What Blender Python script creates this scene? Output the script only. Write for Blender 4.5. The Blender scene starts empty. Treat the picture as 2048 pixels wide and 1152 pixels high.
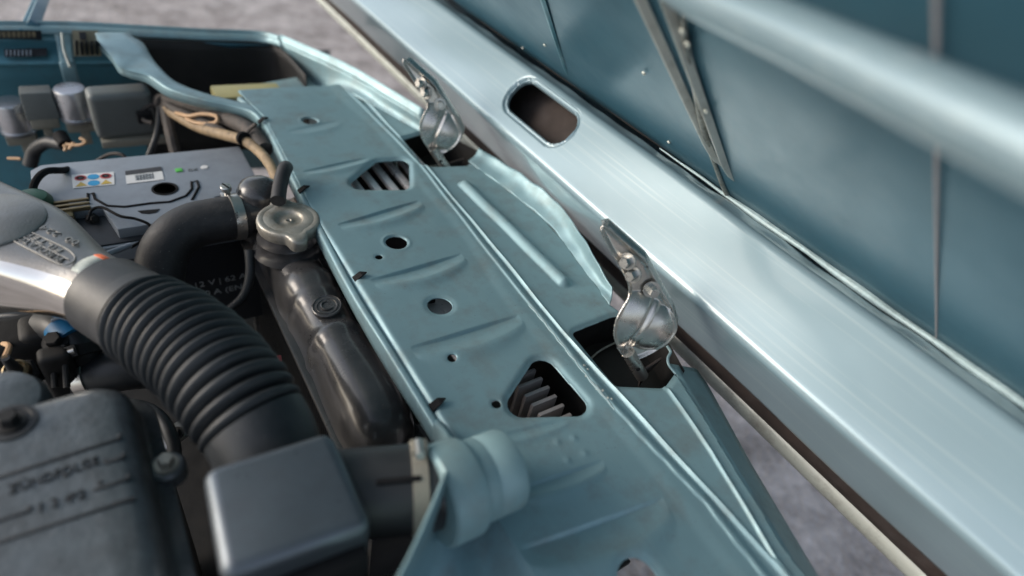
import bpy, bmesh, math, random
import numpy as np
from mathutils import Vector, Matrix
random.seed(7); rng = np.random.default_rng(7)
scene = bpy.context.scene
COL = scene.collection
rad = math.radians

# ------------------------------------------------------------------ camera
# pixel units of the 2048x1152 photograph; world: X to the car's nose, Y along
# the cross panel away from the camera, Z up, panel top at z = 0
FPX = 1184.0
def _rot():
    Y = np.array([-50-1024., -664-576., FPX]); Y /= np.linalg.norm(Y)
    X = np.array([2926-1024., 60-576., FPX]); X -= Y*(X@Y); X /= np.linalg.norm(X)
    return np.stack([X, Y, np.cross(X, Y)], 1)
ROT = _rot(); EYE = np.array([0, 0, .42])
cam = bpy.data.cameras.new('camera'); camo = bpy.data.objects.new('camera', cam); COL.objects.link(camo)
Mx = Matrix.Identity(4)
cx, cy, cz = ROT.T@np.array([1., 0, 0]), ROT.T@np.array([0, -1., 0]), ROT.T@np.array([0, 0, -1.])
for i in range(3):
    Mx[i][0], Mx[i][1], Mx[i][2], Mx[i][3] = cx[i], cy[i], cz[i], EYE[i]
camo.matrix_world = Mx
cam.sensor_width = 36; cam.lens = FPX/2048*36; cam.clip_start = .01; cam.clip_end = 200
cam.dof.use_dof = True; cam.dof.focus_distance = .63; cam.dof.aperture_fstop = 2.1
scene.camera = camo

# ------------------------------------------------------------------ world, sun, exposure
SUN_EL, SUN_AZ = 24.0, -62.0          # azimuth from +Y towards +X
w = bpy.data.worlds.new('World'); scene.world = w; w.use_nodes = True
nt = w.node_tree; nt.nodes.clear()
sky = nt.nodes.new('ShaderNodeTexSky'); sky.sky_type = 'NISHITA'; sky.sun_disc = False
sky.sun_elevation = rad(SUN_EL); sky.sun_rotation = rad(SUN_AZ); sky.dust_density = 2.0; sky.ozone_density = 2.0
bg = nt.nodes.new('ShaderNodeBackground'); bg.inputs[1].default_value = .13
wo = nt.nodes.new('ShaderNodeOutputWorld')
hs = nt.nodes.new('ShaderNodeHueSaturation'); hs.inputs['Saturation'].default_value = .55     # thin overcast: whiter sky
nt.links.new(sky.outputs[0], hs.inputs['Color']); nt.links.new(hs.outputs[0], bg.inputs[0]); nt.links.new(bg.outputs[0], wo.inputs[0])
sl = bpy.data.lights.new('sun', 'SUN'); sl.energy = .8; sl.angle = rad(25); sl.color = (1, .86, .72)
so = bpy.data.objects.new('sun', sl); COL.objects.link(so)
sd = Vector((math.sin(rad(SUN_AZ))*math.cos(rad(SUN_EL)), math.cos(rad(SUN_AZ))*math.cos(rad(SUN_EL)), math.sin(rad(SUN_EL))))
so.rotation_euler = sd.to_track_quat('Z', 'Y').to_euler()
scene.view_settings.view_transform = 'Standard'; scene.view_settings.look = 'None'
scene.view_settings.exposure = .9; scene.view_settings.gamma = 1
scene.render.engine = 'CYCLES'

# ------------------------------------------------------------------ pixel -> place
def ray(x, y): return ROT.T@np.array([x-1024., y-576., FPX])/FPX
def Zp(x, y, z=0.): d = ray(x, y); return EYE+d*((z-EYE[2])/d[2])
def Yp(x, y, yy): d = ray(x, y); return EYE+d*((yy-EYE[1])/d[1])
def Dp(x, y, t): return EYE+ray(x, y)*t
def PLp(x, y, p0, n): d = ray(x, y); n = np.asarray(n, float); return EYE+d*(((np.asarray(p0)-EYE)@n)/(d@n))

# ------------------------------------------------------------------ materials
def mat(name, col, rough=.5, metal=0., var=.12, scale=40., bump=0., bscale=300., dirt=None, damt=.0, dscale=25., coat=0., rvar=.1, spec=.5, speck=0., scol=(.5,.5,.48), streak=0., stcol=(.5, .55, .55), stscale=(260, 5, 260)):
    m = bpy.data.materials.new(name); m.use_nodes = True
    t = m.node_tree; b = t.nodes['Principled BSDF']
    tc = t.nodes.new('ShaderNodeTexCoord')
    def noise(sc, det=4, r=.6):
        n = t.nodes.new('ShaderNodeTexNoise'); n.inputs['Scale'].default_value = sc
        n.inputs['Detail'].default_value = det; n.inputs['Roughness'].default_value = r
        t.links.new(tc.outputs['Object'], n.inputs['Vector']); return n
    def ramp(src, p0, p1, c0, c1):
        r = t.nodes.new('ShaderNodeValToRGB'); e = r.color_ramp.elements
        e[0].position = p0; e[1].position = p1; e[0].color = (*c0, 1); e[1].color = (*c1, 1)
        t.links.new(src, r.inputs[0]); return r
    n1 = noise(scale)
    c0 = tuple(max(0, c*(1-var)) for c in col); c1 = tuple(min(1, c*(1+var)) for c in col)
    out = ramp(n1.outputs[0], .3, .7, c0, c1).outputs[0]
    def mix(fac, a, colr):
        x = t.nodes.new('ShaderNodeMix'); x.data_type = 'RGBA'
        t.links.new(fac, x.inputs[0]); t.links.new(a, x.inputs[6]); x.inputs[7].default_value = (*colr, 1); return x.outputs[2]
    rfac = n1.outputs[0]
    if dirt:
        n2 = noise(dscale, 8, .68)
        r2 = ramp(n2.outputs[0], .5-.02, .72, (0,)*3, (damt,)*3)
        out = mix(r2.outputs[0], out, dirt); rfac = n2.outputs[0]
    if speck:
        n3 = noise(420., 2, .5); r3 = ramp(n3.outputs[0], .70, .76, (0,)*3, (speck,)*3)
        out = mix(r3.outputs[0], out, scol)
    if streak:
        mp = t.nodes.new('ShaderNodeMapping'); mp.inputs['Scale'].default_value = stscale; t.links.new(tc.outputs['Object'], mp.inputs['Vector'])
        n4 = t.nodes.new('ShaderNodeTexNoise'); n4.inputs['Scale'].default_value = 1; n4.inputs['Detail'].default_value = 3; t.links.new(mp.outputs[0], n4.inputs['Vector'])
        r4 = ramp(n4.outputs[0], .56, .74, (0,)*3, (streak,)*3); out = mix(r4.outputs[0], out, stcol)
    t.links.new(out, b.inputs['Base Color'])
    mr = t.nodes.new('ShaderNodeMapRange'); mr.inputs[1].default_value = .3; mr.inputs[2].default_value = .7
    mr.inputs[3].default_value = max(.03, rough-rvar); mr.inputs[4].default_value = min(1, rough+rvar)
    t.links.new(rfac, mr.inputs[0]); t.links.new(mr.outputs[0], b.inputs['Roughness'])
    b.inputs['Metallic'].default_value = metal; b.inputs['Coat Weight'].default_value = coat
    b.inputs['Coat Roughness'].default_value = .12; b.inputs['Specular IOR Level'].default_value = spec
    if bump:
        nb = noise(bscale, 3); bp = t.nodes.new('ShaderNodeBump'); bp.inputs['Strength'].default_value = bump
        bp.inputs['Distance'].default_value = .001
        t.links.new(nb.outputs[0], bp.inputs['Height']); t.links.new(bp.outputs[0], b.inputs['Normal'])
    return m
M = {}
M['paint'] = mat('teal_paint', (.212, .340, .375), .47, .32, .07, 7, .06, 14, (.17, .18, .165), .55, 22, coat=.12, rvar=.10, speck=.45, scol=(.09, .09, .08), streak=.10, stcol=(.33, .43, .45), stscale=(160, 18, 160))
M['hood'] = mat('hood_paint', (.235, .335, .382), .36, .25, .04, 6, .04, 9, (.26, .34, .38), .25, 2.5, coat=1.0, rvar=.06, streak=.35, stcol=(.40, .48, .50), stscale=(240, 3.5, 240))
M['skin'] = mat('hood_inner_shaded_paint', (.042, .135, .19), .40, .2, .08, 5, .04, 12, (.05, .10, .13), .35, 6, coat=.1)  # hood paint darkened: shade on the downward-facing inside is put into the colour
M['pinkline'] = mat('pale_pink_line', (.42, .38, .38), .5, 0, .1, 20)  # pale pink tone, lighter than the skin around it
M['brace'] = mat('brace_lit_paint', (.50, .51, .47), .45, .2, .12, 20, .05, 30, (.08, .07, .06), .4, 30)  # paler than the hood: light caught by the ribs is in the colour
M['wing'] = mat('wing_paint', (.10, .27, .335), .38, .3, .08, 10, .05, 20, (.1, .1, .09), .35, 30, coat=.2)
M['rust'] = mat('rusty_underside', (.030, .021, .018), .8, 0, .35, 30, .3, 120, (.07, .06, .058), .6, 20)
M['pale'] = mat('pale_lip_paint', (.50, .53, .48), .4, .1, .06, 12, .05, 30, (.12, .09, .07), .5, 40, coat=.2)
M['dark'] = mat('grimy_dark_metal', (.010, .010, .010), .65, .2, .4, 30, .3, 150, (.022, .020, .018), .6, 30)
M['rubber'] = mat('bellows_rubber', (.020, .023, .026), .47, 0, .2, 30, .12, 500, (.055, .055, .055), .35, 30, rvar=.08, speck=.1)
M['hose'] = mat('hose_rubber', (.022, .022, .024), .55, 0, .2, 60, .35, 260, (.07, .065, .06), .35, 60, speck=.5, scol=(.3, .3, .29))
M['blackplastic'] = mat('black_plastic', (.026, .027, .029), .42, 0, .15, 30, .1, 400, (.05, .05, .05), .3, 30, speck=.05)
M['satin'] = mat('satin_grey_box', (.12, .14, .16), .32, .6, .08, 30, .06, 200, (.05, .05, .05), .3, 20)
M['tank'] = mat('black_gloss_tank', (.048, .048, .050), .30, .0, .2, 30, .03, 40, (.10, .092, .085), .55, 12, coat=.35, rvar=.08, speck=.25, scol=(.3, .26, .2))
M['alu'] = mat('cast_aluminium', (.27, .268, .262), .38, .8, .08, 20, .25, 500, (.20, .18, .155), .6, 14, rvar=.06, speck=.1, scol=(.1, .09, .08))
M['chrome'] = mat('polished_aluminium', (.72, .70, .67), .16, 1., .04, 40, .05, 60, (.5, .47, .42), .3, 20, rvar=.06)
M['letter'] = mat('dull_cast_letter', (.33, .32, .295), .4, .75, .1, 60)
M['tape'] = mat('pale_tape', (.50, .54, .49), .5, 0, .1, 60, dirt=(.2, .2, .18), damt=.5, dscale=80)
M['zinc'] = mat('zinc_plate', (.60, .57, .53), .30, .92, .08, 30, .05, 90, (.34, .30, .26), .5, 35, rvar=.08)
M['bolt'] = mat('bolt_metal', (.55, .55, .53), .32, .9, .12, 80, .1, 200, (.2, .18, .15), .4, 90)
M['cap'] = mat('dull_cap_metal', (.40, .38, .33), .48, .6, .14, 60, .3, 400, (.15, .125, .085), .75, 45, speck=.25, scol=(.1, .08, .05))
M['batgrey'] = mat('battery_grey', (.25, .285, .33), .5, 0, .05, 20, .1, 600, (.14, .15, .16), .3, 30)
M['batdark'] = mat('battery_dark', (.03, .034, .042), .5, 0, .12, 30, .1, 300, (.05, .05, .05), .3, 40)
M['caseink'] = mat('grey_print', (.42, .45, .48), .5)
M['groove'] = mat('groove_black', (.010, .010, .011), .8, spec=.2)
M['white'] = mat('label_white', (.72, .72, .71), .5, 0, .03, 60)
M['ink'] = mat('label_ink', (.04, .04, .045), .6)
M['red'] = mat('label_red', (.55, .10, .10), .5); M['blue'] = mat('label_blue', (.02, .32, .62), .5)
M['yellow'] = mat('label_yellow', (.55, .38, .06), .5); M['green'] = mat('bright_green', (.10, .50, .08), .4)
M['dkgreen'] = mat('green_cover', (.015, .085, .045), .4, 0, .2, 40)
M['orange'] = mat('orange_mark', (.8, .16, .05), .5)
M['silver'] = mat('silver_can', (.56, .57, .60), .32, .85, .06, 30, .08, 100, (.3, .3, .3), .3, 50)
M['greybox'] = mat('grey_relay', (.17, .185, .18), .55, .2, .1, 40, .15, 200, (.10, .10, .09), .4, 40)
M['tan'] = mat('tan_sleeve', (.30, .215, .125), .65, 0, .2, 60, .3, 300, (.07, .055, .04), .7, 70)
M['loom'] = mat('wire_loom_tape', (.055, .047, .042), .7, 0, .35, 60, .3, 200, (.14, .11, .09), .5, 60)
M['copper'] = mat('tan_wire', (.5, .32, .18), .5, .1, .2, 80)
M['connector'] = mat('milky_connector', (.26, .245, .20), .6, 0, .15, 60, .2, 200, (.1, .09, .07), .5, 60)
M['engine'] = mat('grimy_valve_cover', (.105, .12, .127), .36, .3, .2, 60, .5, 170, (.045, .047, .048), .6, 34, coat=.1, rvar=.12)
M['embossed'] = mat('embossed_dark', (.030, .032, .034), .5, .2, .2, 80)
M['lamp'] = mat('yellow_plastic', (.42, .38, .17), .5, 0, .1, 30)
M['tapeblue'] = mat('blue_tape', (.01, .13, .28), .45, 0, .3, 90)
M['brass'] = mat('brass', (.30, .23, .13), .4, .7, .2, 80, .1, 200, (.1, .08, .05), .5, 80)
M['decal'] = mat('worn_decal', (.30, .26, .17), .55, 0, .25, 120, dirt=(.06, .055, .05), damt=.9, dscale=60)
M['decalink'] = mat('decal_ink', (.03, .03, .035), .6)
M['sealer'] = mat('seam_sealer', (.30, .31, .28), .5, .1, .3, 120, .5, 160, (.08, .07, .06), .8, 90)
M['sealerpaint'] = mat('painted_sealer', (.30, .40, .42), .45, .1, .2, 120, .4, 200)
M['stub'] = mat('pale_stub_paint', (.235, .36, .38), .5, .15, .06, 20, .05, 60, (.22, .24, .22), .4, 30)
M['slat'] = mat('dull_slat', (.34, .31, .30), .45, .3, .1, 20)
M['grille'] = mat('grille_aluminium', (.82, .79, .78), .35, .5, .06, 20)
def ground_mat():
    m = bpy.data.materials.new('asphalt'); m.use_nodes = True; t = m.node_tree; b = t.nodes['Principled BSDF']
    tc = t.nodes.new('ShaderNodeTexCoord')
    v = t.nodes.new('ShaderNodeTexVoronoi'); v.inputs['Scale'].default_value = 55
    n = t.nodes.new('ShaderNodeTexNoise'); n.inputs['Scale'].default_value = 1.4; n.inputs['Detail'].default_value = 6
    n2 = t.nodes.new('ShaderNodeTexNoise'); n2.inputs['Scale'].default_value = 9; n2.inputs['Detail'].default_value = 8; n2.inputs['Roughness'].default_value = .75
    for q in (v, n, n2): t.links.new(tc.outputs['Object'], q.inputs['Vector'])
    r = t.nodes.new('ShaderNodeValToRGB'); e = r.color_ramp.elements
    e[0].position = .30; e[0].color = (.20, .175, .155, 1); e[1].position = .72; e[1].color = (.74, .68, .64, 1)
    k = e.new(.5); k.color = (.48, .435, .405, 1)
    t.links.new(n2.outputs[0], r.inputs[0])
    x = t.nodes.new('ShaderNodeMix'); x.data_type = 'RGBA'; x.blend_type = 'MULTIPLY'; x.inputs[0].default_value = .25
    vr = t.nodes.new('ShaderNodeRGBToBW'); t.links.new(v.outputs['Color'], vr.inputs[0]); t.links.new(r.outputs[0], x.inputs[6]); t.links.new(vr.outputs[0], x.inputs[7])
    y = t.nodes.new('ShaderNodeMix'); y.data_type = 'RGBA'; y.blend_type = 'MULTIPLY'; y.inputs[0].default_value = .4
    r2 = t.nodes.new('ShaderNodeValToRGB'); r2.color_ramp.elements[0].position = .35; r2.color_ramp.elements[1].position = .65
    r2.color_ramp.elements[0].color = (.5, .45, .43, 1)
    t.links.new(n.outputs[0], r2.inputs[0]); t.links.new(x.outputs[2], y.inputs[6]); t.links.new(r2.outputs[0], y.inputs[7])
    t.links.new(y.outputs[2], b.inputs['Base Color']); b.inputs['Roughness'].default_value = .85
    bp = t.nodes.new('ShaderNodeBump'); bp.inputs['Distance'].default_value = .006; t.links.new(v.outputs['Distance'], bp.inputs['Height'])
    t.links.new(bp.outputs[0], b.inputs['Normal']); return m
M['ground'] = ground_mat()
M['kerb'] = mat('kerb_stone', (.26, .23, .21), .8, 0, .25, 12, .5, 60, (.10, .08, .07), .6, 5)

# ------------------------------------------------------------------ object helpers
def thing(name, label, cat, loc, group=None):
    o = bpy.data.objects.new(name, None); COL.objects.link(o); o.location = Vector([float(c) for c in loc]); o.empty_display_size = .02
    o['label'] = label; o['category'] = cat
    if group: o['group'] = group
    return o
def root_loc(p):
    v = Vector((0, 0, 0))
    while p: v += p.location; p = p.parent
    return v
def finish(name, me, m, parent=None, smooth=True, ang=35, label=None):
    me.validate(); me.update()
    if smooth:
        me.polygons.foreach_set('use_smooth', np.ones(len(me.polygons), bool)); me.set_sharp_from_angle(angle=rad(ang))
    me.materials.append(M[m] if isinstance(m, str) else m)
    o = bpy.data.objects.new(name, me); COL.objects.link(o)
    if parent is not None:
        o.parent = parent
        if parent.type == 'EMPTY': o.matrix_parent_inverse = Matrix.Translation(-root_loc(parent))
    if label: o['label'] = label
    return o
def mk(name, verts, faces, m, parent=None, smooth=True, ang=35, label=None):
    me = bpy.data.meshes.new(name); me.from_pydata([tuple(map(float, v)) for v in verts], [], [tuple(map(int, q)) for q in faces])
    return finish(name, me, m, parent, smooth, ang, label)
def frombm(name, bm, m, parent=None, smooth=True, ang=35, label=None):
    bmesh.ops.recalc_face_normals(bm, faces=bm.faces)
    me = bpy.data.meshes.new(name); bm.to_mesh(me); bm.free()
    return finish(name, me, m, parent, smooth, ang, label)
def solid(o, th, off=-1):
    s = o.modifiers.new('thickness', 'SOLIDIFY'); s.thickness = th; s.offset = off; return o
def unit(v): v = np.asarray(v, float); return v/np.linalg.norm(v)
def frame(n, up=(0, 0, 1)):
    n = unit(n); up = np.asarray(up, float)
    if abs(n@unit(up)) > .98: up = np.array([1., 0, 0])
    a = unit(np.cross(up, n)); return a, np.cross(n, a), n
def spline(P, n, closed=False):
    P = np.asarray(P, float); k = len(P)
    out = []
    Q = np.vstack([2*P[0]-P[1], P, 2*P[-1]-P[-2]])
    for t in np.linspace(0, k-1, n):
        i = min(int(t), k-2); u = t-i; p0, p1, p2, p3 = Q[i], Q[i+1], Q[i+2], Q[i+3]
        out.append(.5*((2*p1)+(-p0+p2)*u+(2*p0-5*p1+4*p2-p3)*u*u+(-p0+3*p1-3*p2+p3)*u**3))
    return np.array(out)
def tube_geo(P, r, seg=20, caps=True, shape=None):
    P = np.asarray(P, float); n = len(P); r = np.broadcast_to(np.asarray(r, float), (n,))
    T = np.gradient(P, axis=0); T /= np.linalg.norm(T, axis=1)[:, None]
    a, b, _ = frame(T[0]); V = []; F = []
    for i in range(n):
        a = unit(a-T[i]*(a@T[i])); b = np.cross(T[i], a)
        for k in range(seg):
            th = 2*math.pi*k/seg; V.append(P[i]+r[i]*(math.cos(th)*a+math.sin(th)*b))
    for i in range(n-1):
        for k in range(seg):
            k2 = (k+1) % seg; F.append((i*seg+k, i*seg+k2, (i+1)*seg+k2, (i+1)*seg+k))
    if caps: F.append(tuple(range(seg))[::-1]); F.append(tuple((n-1)*seg+k for k in range(seg)))
    return V, F
def tube(name, P, r, m, parent=None, seg=20, caps=True, n=None, ang=35, label=None):
    if n: P = spline(P, n); r = np.interp(np.linspace(0, 1, n), np.linspace(0, 1, len(np.atleast_1d(r))), np.atleast_1d(r))
    return mk(name, *tube_geo(P, r, seg, caps), m, parent, True, ang, label)
def lathe(name, prof, o, axis, m, parent=None, seg=32, ang=35, label=None, up=(0, 0, 1)):
    # prof: (radius, height) list from bottom to top
    a, b, n = frame(axis, up); o = np.asarray(o, float); V = []; F = []
    for (r, h) in prof:
        for k in range(seg):
            th = 2*math.pi*k/seg; V.append(o+n*h+max(r, 1e-5)*(math.cos(th)*a+math.sin(th)*b))
    for i in range(len(prof)-1):
        for k in range(seg):
            k2 = (k+1) % seg; F.append((i*seg+k, i*seg+k2, (i+1)*seg+k2, (i+1)*seg+k))
    F.append(tuple(range(seg))[::-1]); F.append(tuple((len(prof)-1)*seg+k for k in range(seg)))
    return mk(name, V, F, m, parent, True, ang, label)
def box(name, c, size, m, parent=None, bev=.002, axes=None, seg=2, label=None, taper=None, ang=40):
    bm = bmesh.new(); bmesh.ops.create_cube(bm, size=1)
    for v in bm.verts:
        s = [v.co[i]*size[i] for i in range(3)]
        if taper and v.co[2] > 0: s[0] *= taper; s[1] *= taper
        v.co = Vector(s)
    if bev: bmesh.ops.bevel(bm, geom=list(bm.edges), offset=bev, segments=seg, profile=.6, affect='EDGES')
    A = np.eye(3) if axes is None else np.stack([unit(x) for x in axes], 1)
    for v in bm.verts: v.co = Vector([float(t) for t in np.asarray(c)+A@np.array(v.co)])
    return frombm(name, bm, m, parent, True, ang, label)
def prism(name, pts, d, m, parent=None, bev=.0, label=None, seg=2):
    # polygon of 3D points extruded by vector d
    bm = bmesh.new(); vs = [bm.verts.new(tuple(map(float, p))) for p in pts]
    f = bm.faces.new(vs); r = bmesh.ops.extrude_face_region(bm, geom=[f])
    for v in r['geom']:
        if isinstance(v, bmesh.types.BMVert): v.co += Vector([float(x) for x in d])
    if bev: bmesh.ops.bevel(bm, geom=list(bm.edges), offset=bev, segments=seg, profile=.6, affect='EDGES')
    bmesh.ops.triangulate(bm, faces=[f for f in bm.faces if len(f.verts) > 4])
    return frombm(name, bm, m, parent, True, 30, label)
def loft(name, rows, m, parent=None, n=60, k=8, ang=50, th=.0012, label=None, dent=0., seed=1, sm=True):
    # rows: polylines from one side to the other; each resampled to n, rows interpolated k
    rs = []
    for r in rows:
        r = np.asarray(r, float); L = np.r_[0, np.cumsum(np.linalg.norm(np.diff(r, axis=0), axis=1))]; L /= L[-1]
        rs.append(np.stack([np.interp(np.linspace(0, 1, n), L, r[:, i]) for i in range(3)], 1) if not sm else spline(r, n))
    rs = np.array(rs); G = np.array([spline(rs[:, j], k) if (len(rows) > 2) else rs[0, j]+(rs[-1, j]-rs[0, j])*np.linspace(0, 1, k)[:, None] for j in range(n)])
    if dent:
        g = np.random.default_rng(seed); ph = g.uniform(0, 6, 8); fr = g.uniform(60, 160, 8)
        for i in range(4): G[..., 2] += dent/4*np.sin(G[..., 1]*fr[i]+ph[i])*np.sin(G[..., 0]*fr[i+4]+ph[i+4])
    V = G.reshape(-1, 3); F = [(i*k+j, i*k+j+1, (i+1)*k+j+1, (i+1)*k+j) for i in range(n-1) for j in range(k-1)]
    o = mk(name, V, F, m, parent, True, ang, label)
    if th: solid(o, th, 0)
    return o
def text(name, s, size, o, xd, yd, m, parent, depth=.0006, lift=0., bold=0., shear=0., space=1.):
    cu = bpy.data.curves.new('t', 'FONT'); cu.body = s; cu.size = size; cu.extrude = depth; cu.offset = bold; cu.shear = shear; cu.space_character = space
    cu.resolution_u = 3
    to = bpy.data.objects.new('t', cu); COL.objects.link(to); bpy.context.view_layer.update()
    me = bpy.data.meshes.new_from_object(to.evaluated_get(bpy.context.evaluated_depsgraph_get()))
    bpy.data.objects.remove(to); bpy.data.curves.remove(cu)
    xd = unit(xd); n = unit(np.cross(xd, yd)); yd = np.cross(n, xd)
    A = Matrix([[float(xd[i]), float(yd[i]), float(n[i]), float(np.asarray(o)[i]+n[i]*lift)] for i in range(3)]+[[0, 0, 0, 1]])
    me.transform(A); me.name = name
    return finish(name, me, m, parent, False)
def fit_text(name, s, a, b, cap, m, parent, n, depth=.0006, lift=0., bold=0.):
    """text from baseline point a to b, capital height cap, facing n"""
    a, b = np.asarray(a, float), np.asarray(b, float); xd = unit(b-a); yd = np.cross(n, xd)
    o = text(name, s, 1., a, xd, yd, m, parent, depth, lift, bold/ max(cap, 1e-6)*.7)
    me = o.data; V = np.empty(len(me.vertices)*3, np.float32); me.vertices.foreach_get('co', V); V = V.reshape(-1, 3).astype(float)-a
    nn_ = unit(np.cross(xd, yd)); yd = np.cross(nn_, xd); X, Y, Zc = V@xd, V@yd, V@nn_
    X = (X-X.min())/(X.max()-X.min())*np.linalg.norm(b-a); Y = Y*cap/.70
    V = a+X[:, None]*xd+Y[:, None]*yd+Zc[:, None]*nn_; me.vertices.foreach_set('co', V.astype(np.float32).ravel()); me.update(); return o
def hexbolt(name, c, axis, r, h, parent, m='bolt', washer=True):
    a, b, n = frame(axis); c = np.asarray(c, float); V = []; F = []
    rings = ([(r*1.5, 0), (r*1.5, h*.18), (r*.9, h*.185)] if washer else [])+[(r, h*.19), (r, h*.85), (r*.86, h)]; k6 = 24
    for i, (q, z) in enumerate(rings):
        for k in range(k6):
            th = 2*math.pi*k/k6+.3
            if i >= len(rings)-3: q_ = q*math.cos(math.pi/6)/math.cos((th-.3) % (math.pi/3)-math.pi/6)
            else: q_ = q
            V.append(c+n*z+q_*(math.cos(th)*a+math.sin(th)*b))
    for i in range(len(rings)-1):
        for k in range(k6): F.append((i*k6+k, i*k6+(k+1) % k6, (i+1)*k6+(k+1) % k6, (i+1)*k6+k))
    F.append(tuple((len(rings)-1)*k6+k for k in range(k6)))
    return mk(name, V, F, m, parent, True, 25)

# ------------------------------------------------------------------ ground and background
GZ = -.74
g = mk('ground', [(-40, -40, GZ), (60, -40, GZ), (60, 60, GZ), (-40, 60, GZ)], [(0, 1, 2, 3)], 'ground', None, False); g['kind'] = 'structure'

# ------------------------------------------------------------------ front cross panel (pressed sheet with holes)
def xy(pts, z=0.): return np.array([Zp(*p, z)[:2] for p in pts])
def sd_poly(x, y, P):
    P = np.asarray(P); d = np.full(x.shape, 1e9); s = np.ones(x.shape)
    for i in range(len(P)):
        a, b = P[i], P[i-1]; ex, ey = b-a; wx, wy = x-a[0], y-a[1]
        t = np.clip((wx*ex+wy*ey)/(ex*ex+ey*ey+1e-12), 0, 1); d = np.minimum(d, (wx-ex*t)**2+(wy-ey*t)**2)
        c1, c2, c3 = y >= a[1], y < b[1], ex*wy > ey*wx
        s = np.where((c1 & c2 & c3) | (~c1 & ~c2 & ~c3), -s, s)
    return s*np.sqrt(d)
def inset(P, r):
    P = np.asarray(P); c = P.mean(0); A = .5*np.sum(P[:, 0]*np.roll(P[:, 1], -1)-P[:, 1]*np.roll(P[:, 0], -1)); sgn = 1 if A > 0 else -1
    out = []
    for i in range(len(P)):
        a, b, q = P[i-1], P[i], P[(i+1) % len(P)]
        n1 = np.array([-(b-a)[1], (b-a)[0]])*sgn/np.linalg.norm(b-a); n2 = np.array([-(q-b)[1], (q-b)[0]])*sgn/np.linalg.norm(q-b)
        m = (n1+n2); m = m/(m@m)*2; out.append(b+m*r)
    return np.array(out)
def rpoly(P, r): Q = inset(P, r); return lambda x, y: sd_poly(x, y, Q)-r
def seg_dist(x, y, a, b):
    ex, ey = b-a; L = math.hypot(ex, ey); t = ((x-a[0])*ex+(y-a[1])*ey)/L**2; d = ((x-a[0])*ey-(y-a[1])*ex)/L
    return t, d, L
def sst(e0, e1, v): t = np.clip((v-e0)/(e1-e0), 0, 1); return t*t*(3-2*t)
def circ(px, py, r): c = Zp(px, py)[:2]; return lambda x, y: np.hypot(x-c[0], y-c[1])-r
def clip_grid(X, Y, F, h):
    """triangles of the grid where F < 0, cut cleanly along F = 0"""
    X = X.copy(); Y = Y.copy(); D = F(X, Y); near = np.abs(D) < .3*h
    for _ in range(3):
        x, y = X[near], Y[near]; e = 2e-5; d = F(x, y); gx = (F(x+e, y)-F(x-e, y))/(2*e); gy = (F(x, y+e)-F(x, y-e))/(2*e); gg = np.maximum(gx*gx+gy*gy, .3)
        X[near] -= np.clip(d*gx/gg, -.3*h, .3*h); Y[near] -= np.clip(d*gy/gg, -.3*h, .3*h)
    S = np.where(near, 0., D).ravel(); S = np.where(S < 0, -1, np.where(S > 0, 1, 0)); ni, nj = X.shape; idx = np.arange(ni*nj).reshape(ni, nj)
    a, b, c, d = idx[:-1, :-1].ravel(), idx[1:, :-1].ravel(), idx[1:, 1:].ravel(), idx[:-1, 1:].ravel()
    T = np.vstack([np.stack([a, b, c], 1), np.stack([a, c, d], 1)]); sg = S[T]
    full = (sg <= 0).all(1) & (sg < 0).any(1); zero = (sg == 0).all(1)
    mixed = (sg < 0).any(1) & (sg > 0).any(1)
    px, py = X.ravel().tolist(), Y.ravel().tolist(); faces = [T[full]]; ext = {}; extra = []
    P = np.stack([X.ravel(), Y.ravel()], 1)
    tz = T[zero]
    if len(tz): cen = P[tz].mean(1); faces.append(tz[F(cen[:, 0], cen[:, 1]) < 0])
    pairs = set()
    for t in T[mixed]:
        for i in range(3):
            u, v = int(t[i]), int(t[(i+1) % 3])
            if S[u]*S[v] < 0: pairs.add((min(u, v), max(u, v)))
    pairs = sorted(pairs)
    if pairs:
        A = P[[p[0] for p in pairs]]; B = P[[p[1] for p in pairs]]; lo = np.zeros(len(A)); hi = np.ones(len(A)); sa = S[[p[0] for p in pairs]]
        for _ in range(18):
            m = .5*(lo+hi); q = A+(B-A)*m[:, None]; fm = np.sign(F(q[:, 0], q[:, 1])); same = fm == sa; lo = np.where(same, m, lo); hi = np.where(same, hi, m)
        q = A+(B-A)*(.5*(lo+hi))[:, None]
        for k, p in enumerate(pairs): ext[p] = len(P)+k
        P = np.vstack([P, q])
    tr = []
    for t in T[mixed]:
        poly = []
        for i in range(3):
            u, v = int(t[i]), int(t[(i+1) % 3])
            if S[u] <= 0: poly.append(u)
            if S[u]*S[v] < 0: poly.append(ext[(min(u, v), max(u, v))])
        for i in range(1, len(poly)-1): tr.append((poly[0], poly[i], poly[i+1]))
    if tr: faces.append(np.array(tr))
    Fc = np.vstack(faces); v0, v1, v2 = P[Fc[:, 0]], P[Fc[:, 1]], P[Fc[:, 2]]
    ar = np.abs((v1[:, 0]-v0[:, 0])*(v2[:, 1]-v0[:, 1])-(v1[:, 1]-v0[:, 1])*(v2[:, 0]-v0[:, 0])); Fc = Fc[ar > 1e-10]
    us = np.unique(Fc); mp = np.full(len(P), -1); mp[us] = np.arange(len(us)); return P[us], mp[Fc]
tri1 = xy([(684, 376), (754, 320), (818, 314), (820, 376)])
tri2 = xy([(994, 832), (1082, 696), (1196, 828)])
pk1 = xy([(806, 278), (872, 256), (960, 300), (936, 329), (846, 331)])
pk2 = xy([(1143, 664), (1222, 632), (1300, 620), (1362, 730), (1330, 774), (1232, 770)])
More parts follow.
